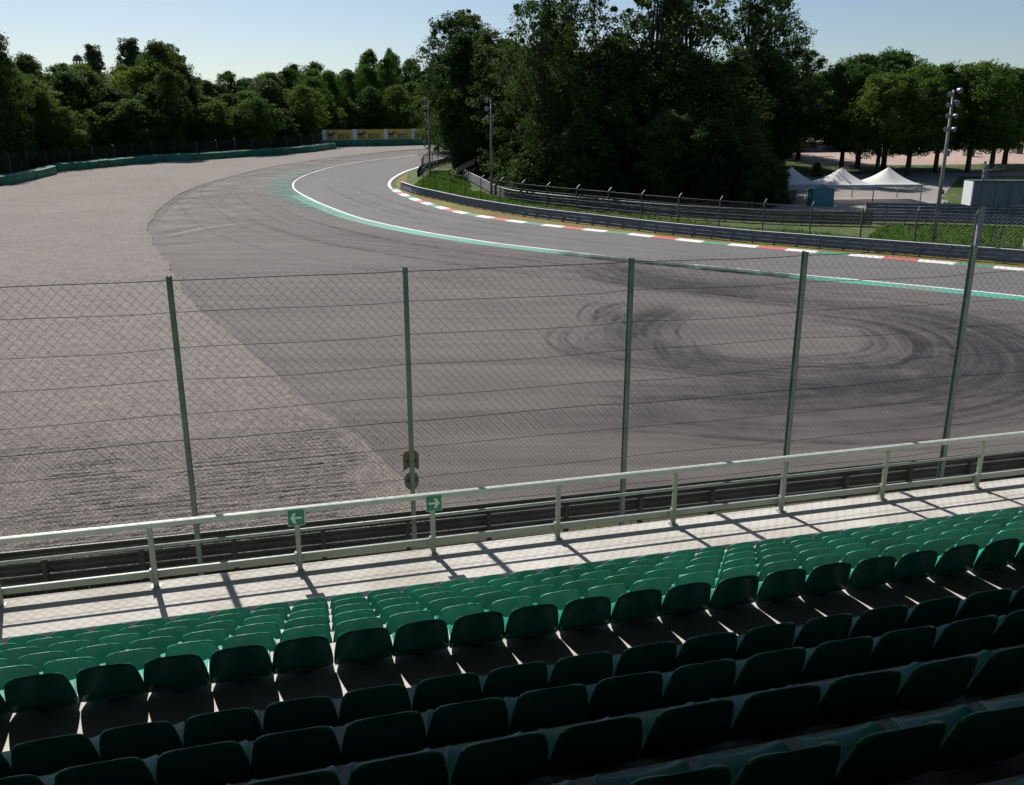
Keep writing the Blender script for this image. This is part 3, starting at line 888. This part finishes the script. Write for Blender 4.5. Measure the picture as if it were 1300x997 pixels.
# ------------------------------------------------------------------ green tyre barriers
def tyre_wall(label, pts, hgt, thick, seg=2.0):
    line = even(spline(pts), seg)
    r = thing('tyre_barrier', label, 'barrier', g3(line[0]), 0, 'green belted tyre barriers')
    o = Vector(r.location); rr = random.Random(len(pts))
    for i in range(len(line) - 1):
        a, b = line[i], line[i + 1]
        d = (b - a).normalized(); gap = d * .02
        hh = hgt + rr.uniform(-.05, .05); off = rr.uniform(-.05, .05)
        lfv = Vector((-d.y, d.x)) * off
        mb = MB()
        mb.sweep([(-.02, .05), (-.06, hh * .5), (-.02, hh - .05), (.08, hh), (thick - .08, hh), (thick, hh - .05), (thick, .05)], [g3(a + gap + lfv) - o, g3(b - gap + lfv) - o], True)
        p = mb.build('belt_panel', M['belt'], r)
        mt = MB()
        for q in range(3):
            c = g3(a.lerp(b, (q + .5) / 3)) - o + Vector((lfv.x, lfv.y, 0)) + Vector((-d.y, d.x, 0)) * (thick * .5)
            mt.tube([c + Vector((0, 0, hh - .02)), c + Vector((0, 0, hh + .05)), c + Vector((0, 0, hh + .1 + rr.uniform(0, .05)))], [.32, .33, .26], 10)
        mt.build('tyre_row', M['belt_top'], r)
tyre_wall('green belted tyre barrier bulging forward by the gravel at the wood edge', [(-84, 112), (-79.5, 120), (-77.06, 127.08), (-76.64, 133.77), (-77.86, 145.18)], 1.45, 1.2)
tyre_wall('long green belted tyre barrier running below the wood', [(-80.07, 149.42), (-74.82, 158.19), (-70.01, 167.99), (-62.56, 174.0), (-54.14, 183.5), (-46.27, 193.0), (-42.2, 205.0)], 1.45, 1.0)
tyre_wall('dark green tyre barrier under the yellow hoardings', [(-48, 214.5), (-44.14, 217.7), (-36.12, 219.5), (-27.16, 225.5), (-17.43, 234), (-6, 244)], 1.6, 1.0)

# hoardings with the fuel company's mark
def text_mesh(body, size, mat):
    cu = bpy.data.curves.new('lettering', 'FONT'); cu.body = body; cu.size = size; cu.extrude = .01
    cu.align_x = 'LEFT'
    o = bpy.data.objects.new('tmp', cu); col.objects.link(o)
    dg = bpy.context.evaluated_depsgraph_get()
    me = bpy.data.meshes.new_from_object(o.evaluated_get(dg))
    bpy.data.objects.remove(o)
    me.materials.clear(); me.materials.append(mat)
    return me
eni = text_mesh('eni', 2.7, M['ink'])
hl = even(spline([(-47.9, 216.4), (-44.6, 219.2), (-36.4, 221.0), (-27.6, 227.0), (-17.9, 235.4), (-8, 243.5)]), 7.6)
for i in range(len(hl) - 1):
    a, b = hl[i], hl[i + 1]
    d = b - a; L = d.length; ang = math.atan2(d.y, d.x)
    r = thing('hoarding', 'yellow advertising hoarding lettered eni with a white end panel above the green barrier', 'hoarding', g3(a, 0), ang, 'hoardings above the far barrier')
    zb = 1.55
    MB().box((L * .5, 0, zb + 1.4), (L - .04, .06, 2.75)).build('panel', M['yellow'], r)
    MB().box((.55, -.04, zb + 1.4), (1.05, .05, 2.75)).build('white_panel', M['hoard_white'], r)
    t = link('lettering', eni, r, (3.9, -.045, zb + .55)); t.rotation_euler = (R_(90), 0, 0)
    mb = MB(); y = -.05      # the dark beast: body, legs, head, tail
    mb.box((2.1, y, zb + 1.55), (1.5, .03, .55)); mb.box((2.85, y, zb + 1.95), (.5, .032, .55)); mb.box((1.4, y, zb + 2.0), (.18, .034, .6))
    for q in range(5): mb.box((1.5 + q * .3, y, zb + .95), (.14, .036, .8))
    mb.build('emblem', M['ink'], r)
    mb = MB(); mb.add([(3.1, y, zb + 1.9), (3.8, y, zb + 2.2), (3.75, y, zb + 1.7)], [(0, 1, 2)]); mb.add([(3.0, y - .004, zb + 1.8), (3.6, y - .004, zb + 1.75), (3.3, y - .004, zb + 1.5)], [(0, 1, 2)])
    mb.build('flame', M['hoard_red'], r)
    for x in (.3, L * .5, L - .3): MB().bar((x, .12, 0), (x, .12, zb + 2.7), .1).build('post', M['steel_dark'], r)

# ------------------------------------------------------------------ lamp posts
def flood(mb_, r, p, yaw, size=.5):
    root = MB()
    d = Vector((math.cos(yaw), math.sin(yaw), -.35)).normalized()
    c = Vector(p)
    root.tube([c - d * size * .55, c - d * size * .35, c + d * size * .2, c + d * size * .28], [size * .16, size * .34, size * .55, size * .56], 12)
    o = root.build('floodlight', M['lamp'], r, smooth=True)
    ln = MB(); ln.tube([c + d * size * .285, c + d * size * .31], [size * .5, size * .46], 12); ln.build('lens', M['lens'], o)
def lamp_post(label, x, y, hgt, lamps, boxes):
    r = thing('lamp_post', label, 'lamp post', (x, y, h(y)), 0, 'floodlight posts along the track')
    MB().tube([(0, 0, -.2), (0, 0, hgt * .5), (0, 0, hgt)], [.19, .15, .09], 12).build('pole', M['pole'], r, smooth=True)
    for (z, side, yaw, sz) in lamps:
        mb = MB(); mb.bar((0, 0, hgt - z), (side, 0, hgt - z), .06); mb.build('bracket', M['steel_dark'], r)
        flood(None, r, (side * 1.25, -.1, hgt - z + .05), yaw, sz)
    for (z, w) in boxes:
        MB().box((.1, -.16, z), (w, .22, w * 1.5)).build('junction_box', M['lamp'], r)
lamp_post('brown floodlight post with four lamp clusters beside the marshal platform', 37.9, 74.6, 13.2, [(.1, .35, -1.0, .5), (.4, -.2, -2.4, .45), (1.1, .25, -1.2, .48), (1.3, -.25, -2.2, .42), (2.2, .3, -.9, .42), (2.2, -.2, -2.2, .4), (3.3, .32, -.9, .42), (3.3, -.2, -2.2, .42)], [(7.9, .3), (4.6, .26)])
lamp_post('slim floodlight post with three round lamps in front of the dark wood', -2.83, 116.4, 12.6, [(.1, -.4, -2.2, .62), (1.2, -.4, -2.2, .62), (2.4, -.4, -2.2, .55)], [(8.2, .25), (5.6, .2)])
lamp_post('floodlight post on the bend with lamps against the far trees', -13.66, 141.2, 12.3, [(.1, -.4, -2.2, .62), (1.2, -.4, -2.2, .62), (2.3, -.4, -2.2, .55)], [(8.0, .25)])
tp = thing('utility_pole', 'thin pale pole standing behind the green tyre barrier at the wood', 'pole', (-85.2, 161, h(161)))
MB().tube([(0, 0, 0), (0, 0, 8.8)], [.12, .08], 8).build('shaft', M['steel'], tp); MB().box((0, -.12, 8.3), (.5, .1, .12)).build('cross_arm', M['steel'], tp)

# ------------------------------------------------------------------ marshal platform
pf = thing('marshal_platform', 'grey panelled marshal platform on steel legs with railing and ladder', 'platform', (38.5, 70.6, 0), R_(-4))
MB().box((6.0, .8, 4.72), (11.8, 1.6, 1.9)).build('cabin', M['grey_panel'], pf)
for q in range(10): MB().box((.75 + q * 1.18, -.015, 4.72), (.03, .02, 1.86)).build('seam', M['steel_dark'], pf)
MB().box((.06, .8, 4.74), (.10, 1.66, 1.98)).build('end_panel', M['white_panel'], pf)
for x in (1.15, 5.2, 9.2):
    for y in (.2,):
        MB().box((x, y, 1.85), (.42, .3, 3.75)).build('leg', M['lamp_leg'], pf)
MB().box((6, .8, 5.75), (11.9, 1.7, .14)).build('deck', M['steel_dark'], pf)
for q in range(60): MB().bar((.9 + q * .18, .1, 5.8), (.9 + q * .18, .1, 7.1), .025).build('baluster', M['steel_dark'], pf)
for z in (6.0, 7.1): MB().bar((.8, .1, z), (11.6, .1, z), .05).build('handrail', M['steel_dark'], pf)
MB().bar((.8, .1, 5.8), (.8, .1, 7.4), .14).build('corner_post', M['steel'], pf)
for q in range(3):
    MB().tube([(.8, .0, 6.1 + q * .42), (.8, -.25, 6.1 + q * .42)], [.16, .2], 10).build('speaker_horn', M['lamp'], pf)
for x in (2.0, 2.75):
    MB().bar((x + .35, -.1, 3.8), (x - .4, -.95, 0), .07).build('ladder_rail', M['steel_dark'], pf)
for q in range(11):
    t = (q + .5) / 11.0
    MB().bar((2.0 + .35 - .75 * (1 - t), -.1 - .85 * (1 - t), 3.8 * t), (2.75 + .35 - .75 * (1 - t), -.1 - .85 * (1 - t), 3.8 * t), .045).build('rung', M['steel'], pf)

# ------------------------------------------------------------------ tents, cabin, boards
def tent(x, y, w, label):
    r = thing('marquee', label, 'tent', (x, y, h(y) + .02), R_(2), 'white peaked marquees')
    n = 9; hw = w / 2; eave = 2.25; pk = 4.3; vs = []; fs = []
    for i in range(n + 1):
        t = i / n; k = hw * (1 - t); z = eave + (pk - eave) * (t ** 1.75 * .85 + .15 * t)
        for (sx, sy) in ((-1, -1), (0, -1), (1, -1), (1, 0), (1, 1), (0, 1), (-1, 1), (-1, 0)):
            sag = -.10 * (1 - t) if (sx == 0 or sy == 0) else 0
            vs.append((sx * k, sy * k, z + sag * t * 3))
    for i in range(n):
        for k in range(8): fs.append((i * 8 + k, i * 8 + (k + 1) % 8, (i + 1) * 8 + (k + 1) % 8, (i + 1) * 8 + k))
    mb = MB(); mb.add(vs, fs); mb.build('canopy', M['tent'], r, smooth=True)
    mb = MB()
    for ax in range(4):
        c = [(0, -hw), (hw, 0), (0, hw), (-hw, 0)][ax]; d = (w, .03, .32) if ax % 2 == 0 else (.03, w - .06, .32)
        mb.box((c[0], c[1], eave - .15), d)
    mb.build('valance', M['valance'], r)
    for sx in (-1, 1):
        for sy in (-1, 1): MB().bar((sx * (hw - .1), sy * (hw - .1), 0), (sx * (hw - .1), sy * (hw - .1), eave), .09).build('leg', M['steel'], r)
tent(36.4, 110.5, 6.4, 'white peaked marquee half hidden by branches beside the brown board')
tent(42.7, 110.0, 6.4, 'white peaked marquee directly behind the teal cabin')
tent(49.0, 110.5, 6.4, 'white peaked marquee nearest the lamp post beside the grass bank')
wc = thing('site_cabin', 'small teal cabin with a shallow gable roof by the marquees', 'cabin', (38.0, 103.6, h(103.6)), R_(3))
MB().box((0, 0, 1.1), (2.7, 1.5, 2.2)).build('wall', M['teal'], wc)
mb = MB(); mb.add([(-1.45, -.85, 2.2), (1.45, -.85, 2.2), (1.45, .85, 2.2), (-1.45, .85, 2.2), (0, -.85, 2.55), (0, .85, 2.55)], [(0, 4, 5, 3), (4, 1, 2, 5), (0, 1, 4), (2, 3, 5), (0, 3, 2, 1)]); mb.build('roof', M['teal'], wc)
MB().box((-.55, -.765, 1.0), (.75, .03, 1.9)).build('door', M['teal'], wc)
bd = thing('board_panel', 'brown board leaning on legs left of the teal cabin', 'board', (34.6, 106.4, h(106.4)), R_(3))
MB().box((0, 0, 1.05), (2.7, .08, 1.6)).build('panel', M['board'], bd)
MB().box((0, -.01, 1.88), (2.8, .12, .07)).build('top_edge', M['white_panel'], bd)
for x in (-1.2, 1.2): MB().bar((x, .03, 0), (x, .03, .4), .07).build('leg', M['steel_dark'], bd)
tb = thing('rail_stack', 'stack of sunlit guard rail beams leaning at the edge of the wood', 'sunlit_rails', (-8.3, 143, h(143)))  # stands in for the back barrier's rising rails, sunlight put into their colour
for q in range(6):
    MB().bar((-1.6 + q * .1, q * .35, .3 + q * .18), (1.9 + q * .1, q * .35 + 1, 2.0 + q * .22), .35, .12).build('sloping_rail', M['sunlit_rails'], tb)
for (x, y, w, hh, lab) in ((98.5, 184, 1.7, 2.3, 'brown kiosk box on the edge of the paved lot'), (113.2, 191, 1.5, 1.8, 'dark bin box on the paved lot')):
    r = thing('kiosk_box', lab, 'kiosk', (x, y, h(y)))
    MB().box((0, 0, hh / 2), (w, w, hh)).build('body', M['board'], r); MB().box((0, 0, hh + .05), (w + .2, w + .2, .1)).build('lid', M['steel_dark'], r)
wlr = thing('low_wall', 'grey concrete wall at the left end of the paved lot', 'wall', (70, 196, h(196)), R_(8))
for q in range(5): MB().box((-9 + q * 4.5, 0, 1.1), (4.46, .3, 2.2)).build('panel', M['grey_panel'], wlr)
MB().box((0, 0, 2.26), (22.6, .45, .12)).build('coping', M['white_panel'], wlr)
def car(x, y, rz, paint_, label):
    r = thing('parked_car', label, 'car', (x, y, h(y) + .02), rz, 'cars parked on the far lot')
    body = [(-2.1, .35), (-2.15, .75), (-1.3, .9), (1.2, .93), (2.1, .85), (2.15, .4)]
    mb = MB(); n = len(body)
    mb.add([(a, -.85, z) for a, z in body] + [(a, .85, z) for a, z in body], [tuple(range(n)), tuple(range(n, 2 * n))] + [(i, (i + 1) % n, n + (i + 1) % n, n + i) for i in range(n)])
    mb.build('body', M[paint_], r)
    mb = MB(); mb.add([(-1.1, -.8, .9), (1.7, -.8, .92), (1.3, -.62, 1.4), (-.4, -.62, 1.42), (-1.1, .8, .9), (1.7, .8, .92), (1.3, .62, 1.4), (-.4, .62, 1.42)], [(0, 1, 2, 3), (4, 5, 6, 7), (0, 3, 7, 4), (1, 2, 6, 5)]); mb.build('window', M['glass_dark'], r)
    mb = MB(); mb.box((.45, 0, 1.43), (1.7, 1.26, .05)); mb.build('roof', M[paint_], r)
    for a in (-1.3, 1.35):
        for s in (-.82, .82): MB().tube([(a, s - .1, .33), (a, s + .1, .33)], .33, 12).build('wheel', M['tyre'], r)
car(107.5, 229, R_(80), 'car_white', 'white car parked far off under the trees'); car(112, 231, R_(85), 'car_silver', 'silver car parked far off under the trees')
car(116.5, 230, R_(95), 'car_white', 'white car parked last in the far row'); car(124, 224, R_(10), 'car_blue', 'blue car parked side on across the far lot')

# domed belvedere over the wood
kb_ = thing('belvedere', 'small domed belvedere rising over the distant wood', 'tower', (-148.4, 300, h(300)))
MB().tube([(0, 0, 0), (0, 0, 23.2)], [2.6, 2.2], 16).build('shaft', M['stone'], kb_)
MB().tube([(0, 0, 23.2), (0, 0, 23.7)], [2.1, 2.1], 16).build('cornice', M['stone'], kb_)
for q in range(8):
    a = q * math.pi / 4
    MB().tube([(1.35 * math.cos(a), 1.35 * math.sin(a), 23.7), (1.35 * math.cos(a), 1.35 * math.sin(a), 26.4)], .17, 8).build('column', M['stone'], kb_)
MB().tube([(0, 0, 26.4), (0, 0, 26.8), (0, 0, 26.85), (0, 0, 27.5), (0, 0, 28.1), (0, 0, 28.5), (0, 0, 28.6), (0, 0, 29.5)], [1.75, 1.75, 1.6, 1.4, .95, .35, .12, .03], 16).build('dome', M['dome'], kb_, smooth=True)

# ------------------------------------------------------------------ trees
def leaf_cloud(name, seed, H_, rx, z0, nclump, per, leaf, shape, mat, squash=.7, outer=.55):
    r = np.random.default_rng(seed)
    ph = r.uniform(0, 6.28, 6)
    cs = []; rad = []
    while len(cs) < nclump:
        t = r.uniform(0, 1)
        if shape == 'oval': f = math.sin(math.pi * (t * .93 + .05)) ** .65
        elif shape == 'broad': f = (math.sin(math.pi * min(1, t * .86 + .12)) ** .55)
        elif shape == 'column': f = min(1, t * 4 + .5) * (1 - max(0, t - .55) / .45 * .75)
        elif shape == 'shrub': f = math.cos(t * 1.45) ** .6
        else: f = math.sin(math.pi * (t * .9 + .08)) ** .5
        a = r.uniform(0, 6.283)
        lob = 1 + .24 * math.sin(2 * a + ph[0] + 3 * t) + .2 * math.sin(3 * a + ph[1] - 6 * t) + .2 * math.sin(13 * t + ph[2] + 2 * a) + .14 * math.sin(5 * a + 9 * t + ph[3])
        rr = rx * f * lob * r.uniform(0, 1) ** outer
        cs.append((rr * math.cos(a), rr * math.sin(a), z0 + (H_ - z0) * t)); rad.append(r.uniform(.3, 1.7) ** 1.15 * min(1, rx / 5) * .95 * (1.0 - .3 * t))
    cs = np.array(cs); rad = np.array(rad)
    n = nclump * per
    ci = np.repeat(np.arange(nclump), per)
    g = r.normal(0, 1, (n, 3)); g *= (r.uniform(.25, 1, (n, 1)) ** .5) / np.maximum(.4, np.linalg.norm(g, axis=1, keepdims=True)) * 1.15
    P = cs[ci] + g * rad[ci][:, None] * np.array([1.25, 1.25, squash])
    P[:, 2] = np.maximum(P[:, 2], .15)
    nm = r.normal(0, 1, (n, 3)) + np.array([0, 0, .55]) + g * .35
    nm /= np.linalg.norm(nm, axis=1, keepdims=True)
    up = r.normal(0, 1, (n, 3)); u = np.cross(nm, up); u /= np.linalg.norm(u, axis=1, keepdims=True); v = np.cross(nm, u)
    s = leaf * r.uniform(.55, 1.25, (n, 1))
    V = np.empty((n, 4, 3)); V[:, 0] = P - u * s * .62; V[:, 1] = P - v * s * .36 + nm * s * .1; V[:, 2] = P + u * s * .62; V[:, 3] = P + v * s * .36 + nm * s * .1
    me = bpy.data.meshes.new(name)
    me.vertices.add(n * 4); me.vertices.foreach_set('co', V.reshape(-1))
    me.loops.add(n * 4); me.loops.foreach_set('vertex_index', np.arange(n * 4))
    me.polygons.add(n); me.polygons.foreach_set('loop_start', np.arange(0, n * 4, 4)); me.polygons.foreach_set('loop_total', np.full(n, 4))
    me.materials.append(mat); me.update(calc_edges=True)
    return me, cs
def trunk_mesh(name, seed, H_, cs, rad=.35, limbs=9, top=.86):
    r = random.Random(seed); mb = MB()
    bend = [(r.uniform(-.4, .4), r.uniform(-.4, .4)) for _ in range(5)]
    pts = [Vector((0, 0, -.3))] + [Vector((bend[i][0] * i * .35, bend[i][1] * i * .35, H_ * top * (i + 1) / 5)) for i in range(5)]
    mb.tube(pts, [rad * 1.25, rad, rad * .8, rad * .58, rad * .35, rad * .12], 9)
    sel = r.sample(range(len(cs)), min(limbs, len(cs)))
    for i in sel:
        c = Vector(cs[i]); zb = max(H_ * .18, c.z * r.uniform(.45, .72))
        t = min(.95, zb / (H_ * top)) * 5; k = int(t); b = pts[k].lerp(pts[min(5, k + 1)], t - k)
        m = b.lerp(c, .5) + Vector((r.uniform(-.4, .4), r.uniform(-.4, .4), r.uniform(0, .6)))
        mb.tube([b, m, c], [rad * .36, rad * .22, rad * .06], 5)
    return mb.mesh(name, M['bark'], True)
KIND = {}
def make_kind(key, seeds, H_, rx, z0, nclump, per, leaf, shape, mat, trad=.35, limbs=10, **kw):
    KIND[key] = []
    for s in seeds:
        me, cs = leaf_cloud('crown', s, H_, rx, z0, nclump, per, leaf, shape, mat, **kw)
        KIND[key].append((me, trunk_mesh('trunk', s, H_, cs, trad, limbs), H_, rx))
make_kind('wood', (1, 2, 3), 20, 6.0, 1.5, 380, 82, .33, 'oval', M['leaf'], squash=.95, outer=.42)
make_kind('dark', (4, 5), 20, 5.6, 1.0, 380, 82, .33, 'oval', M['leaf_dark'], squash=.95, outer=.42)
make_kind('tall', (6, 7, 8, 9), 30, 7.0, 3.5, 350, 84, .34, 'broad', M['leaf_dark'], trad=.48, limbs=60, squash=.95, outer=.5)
make_kind('plane', (10, 11, 12), 21, 7.0, 4.6, 480, 80, .34, 'round', M['leaf_plane'], trad=.40, limbs=8, outer=.36, squash=.8)
make_kind('poplar', (13,), 26, 3.4, 3.0, 420, 50, .40, 'column', M['leaf_blue'], squash=1.1)
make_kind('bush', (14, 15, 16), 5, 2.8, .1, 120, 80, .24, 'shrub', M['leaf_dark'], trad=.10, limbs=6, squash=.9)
tr = random.Random(21)
def plant(key, X, Y, hgt, label, cat='tree', group=None, wid=None, name='broadleaf_tree', var=None):
    me, tk, H_, rx = KIND[key][var if var is not None else tr.randrange(len(KIND[key]))]
    s = hgt / H_; w = (wid / (2 * rx)) if wid else s * tr.uniform(.9, 1.12)
    r = thing(name, label, cat, (X, Y, h(Y)), tr.uniform(0, 6.28), group)
    r.scale = (w, w * tr.uniform(.92, 1.08), s)
    link('trunk', tk, r); link('crown', me, r)
    return r
def px(xp, Y):        # plan helper: lateral position of a direction across the view at distance Y
    return (xp - 650) / 1052 * Y * .970
def tz(yp, Y):        # height above the ground for a tree top seen under that elevation
    return CAM_H + (165 - yp) / 1150 * Y - h(Y)

# the tall wood inside the bend
inner = [(578, 156, 24, 13), (594, 164, 18, 14), (624, 146, 44, 12), (655, 136, 62, 12), (690, 120, -18, 10), (722, 128, -35, 13), (758, 118, 70, 11), (788, 124, 48, 11), (826, 122, -40, 14), (866, 128, -30, 14), (905, 134, 92, 11), (925, 140, 66, 11), (942, 150, -28, 15), (972, 162, 0, 14), (1014, 174, 66, 13),
         (592, 150, 50, 11), (640, 152, 55, 13), (706, 150, 45, 13), (775, 152, 60, 13), (850, 150, 60, 14), (925, 152, 88, 13), (965, 152, 70, 12), (985, 160, 100, 10), (610, 175, 60, 14), (740, 175, 70, 15), (880, 178, 80, 15), (990, 182, 88, 12), (575, 195, 70, 15), (660, 195, 70, 16), (810, 195, 70, 16), (945, 195, 80, 16)]
for i, (x, Y, top, w) in enumerate(inner):
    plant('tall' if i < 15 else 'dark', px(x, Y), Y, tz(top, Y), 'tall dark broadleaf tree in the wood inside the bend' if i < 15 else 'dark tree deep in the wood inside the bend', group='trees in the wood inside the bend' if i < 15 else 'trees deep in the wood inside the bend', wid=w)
for i in range(30):
    x = 650 + i * 10.8 + tr.uniform(-6, 6); Y = 113 + tr.uniform(0, 14) + (14 if x < 660 else 0) - (6 if x > 900 else 0)
    plant('bush', px(x, Y), Y, tr.uniform(4, 9.0), 'leafy understory shrub at the foot of the wood inside the bend', 'shrub', 'understory shrubs inside the bend', wid=tr.uniform(5, 8), name='understory_shrub')

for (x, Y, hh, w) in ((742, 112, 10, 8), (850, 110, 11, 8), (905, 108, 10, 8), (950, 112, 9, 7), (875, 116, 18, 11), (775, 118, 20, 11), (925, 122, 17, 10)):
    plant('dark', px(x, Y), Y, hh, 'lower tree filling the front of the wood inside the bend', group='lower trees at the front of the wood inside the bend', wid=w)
# the long wood behind the green barriers
def barY(x):
    pts = [(-160, 126), (-40, 140), (75, 152), (200, 171), (330, 186), (395, 205), (430, 230), (560, 248), (640, 258)]
    for (a, b), (c, d) in zip(pts, pts[1:]):
        if x <= c: return b + (d - b) * (x - a) / (c - a)
    return 250
prof = [(-160, 60), (-40, 40), (0, 42), (22, 72), (60, 80), (95, 88), (130, 92), (170, 90), (200, 70), (225, 64), (245, 90), (300, 92), (345, 94), (375, 86), (400, 80), (430, 88), (460, 76), (500, 72), (530, 78), (640, 80)]
def proft(x):
    for (a, b), (c, d) in zip(prof, prof[1:]):
        if x <= c: return b + (d - b) * (x - a) / (c - a)
    return 80
for row, (dY, dtop, step) in enumerate(((9, 36, 27), (18, 14, 27), (32, 2, 26), (55, 6, 30))):
    x = -130 + row * 9
    while x < 610:
        Y = barY(x) + dY + tr.uniform(-2, 3)
        top = proft(x) + dtop + tr.uniform(-12, 18)
        lab = ['low leafy tree on the front edge of the wood behind the green barriers', 'middling tree in the second line of the wood behind the green barriers', 'tall tree on the skyline of the wood behind the green barriers', 'tree at the back of the wood behind the green barriers'][row]
        plant('wood' if tr.random() < .68 else 'dark', px(x, Y), Y, max(5, tz(top, Y)), lab, group=lab.replace('tree', 'trees', 1), wid=tr.uniform(8.5, 12.5) * (1 if row else .9))
        x += step * tr.uniform(.8, 1.2)
for i in range(18):
    x = 60 + i * 19 + tr.uniform(-6, 6); Y = barY(x) + 6 + tr.uniform(0, 3)
    plant('bush', px(x, Y), Y, tr.uniform(2.5, 6), 'shrub just behind the fence of the green barriers', 'shrub', 'shrubs behind the green barriers', wid=tr.uniform(4, 7), name='edge_shrub')
plant('poplar', px(133, 262), 262, tz(60, 262), 'shorter columnar poplar standing over the wood beside the domed belvedere', wid=8.5, name='poplar_tree')
plant('poplar', px(179, 268), 268, tz(52, 268), 'taller columnar poplar standing alone over the wood', wid=11, name='poplar_tree')
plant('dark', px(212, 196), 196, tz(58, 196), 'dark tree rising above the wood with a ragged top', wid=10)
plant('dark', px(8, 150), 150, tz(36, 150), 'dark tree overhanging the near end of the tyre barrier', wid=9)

# plane trees round the tents and far lot
for i, (X, Y, top, w) in enumerate([(58.5, 151, 84, 13), (63.8, 157, 74, 14), (61.5, 143, 96, 12), (68.2, 156, 68, 15), (67.2, 144, 88, 12), (73.7, 158, 86, 14), (75.3, 151, 84, 13), (80.5, 150, 82, 14), (88, 156, 90, 14), (95.5, 165, 92, 15), (104, 166, 92, 15)]):
    plant('plane', X, Y, tz(top, Y), 'round crowned plane tree on the grass strip behind the marquees', group='plane trees behind the marquees', wid=w, name='plane_tree')
for i in range(13):
    Y = 288 + tr.uniform(0, 40); x = 985 + i * 29 + tr.uniform(-8, 8)
    plant('wood', px(x, Y), Y, tz(104 + tr.uniform(-12, 12), Y), 'distant tree beyond the paved lot', group='distant trees beyond the paved lot', wid=tr.uniform(15, 20))
for (x, Y, hh) in ((978, 104, 5.2), (962, 102, 4.6), (990, 107, 4.2), (1040, 141, 2.2)):
    plant('bush', px(x, Y), Y, hh, 'shrub by the left marquee at the edge of the wood', 'shrub', 'shrubs by the marquees', wid=hh * .9, name='edge_shrub')

# ------------------------------------------------------------------ grass blades
def grass_field(name, label, polys, count, hmin, hmax, seed):
    r = np.random.default_rng(seed); vs = []; fs = []
    for poly, frac in polys:
        P = np.array(poly); lo = P.min(0); hi = P.max(0); need = int(count * frac); got = 0
        while got < need:
            x = r.uniform(lo[0], hi[0], need); y = r.uniform(lo[1], hi[1], need)
            ok = inside(x, y, poly); x = x[ok][:need - got]; y = y[ok][:need - got]
            for a, b in zip(x, y):
                clump = .6 + .5 * math.sin(a * 1.3 + math.sin(b * 1.7)) * math.sin(b * .9)
                hh = r.uniform(hmin, hmax) * max(.35, clump); an = r.uniform(0, 6.28); w = .05 + .05 * r.random()
                dx, dy = math.cos(an) * w, math.sin(an) * w; k = len(vs); z = h(b) + .02
                lx, ly = r.normal(0, .18, 2) * hh
                vs += [(a - dx, b - dy, z), (a + dx, b + dy, z), (a + lx, b + ly, z + hh)]; fs.append((k, k + 1, k + 2))
            got += len(x)
    me = bpy.data.meshes.new(name); me.from_pydata(vs, [], fs); me.materials.append(M['blade'])
    tag(link(name, me), label, 'grass', kind='stuff')
arl = offset(ar, .6); arr = offset(ar, 9)
back = [(p.x, p.y) for p in arl[2:]] + [(p.x, p.y) for p in reversed(arr[2:])]
grass_field('long_grass', 'long green grass between the guard rails and round the marshal platform', [(back, .42), ([(30, 72), (40, 64), (56, 52), (66, 62), (60, 80), (47, 86), (38, 86)], .3), ([(48, 92), (60, 90), (75, 86), (75, 100), (60, 108), (53, 106)], .14), ([(-15, 126), (-9, 118), (-6, 126), (-8, 150), (-14, 152)], .14)], 80000, .18, .55, 3)
nb = [tuple(stand(s, n).xy) for s, n in ((-12, 12.6), (24, 12.6), (24, 17.9), (-12, 18.2))]
grass_field('weeds', 'weeds and grass at the foot of the safety fence', [(nb, 1)], 3500, .12, .4, 4)
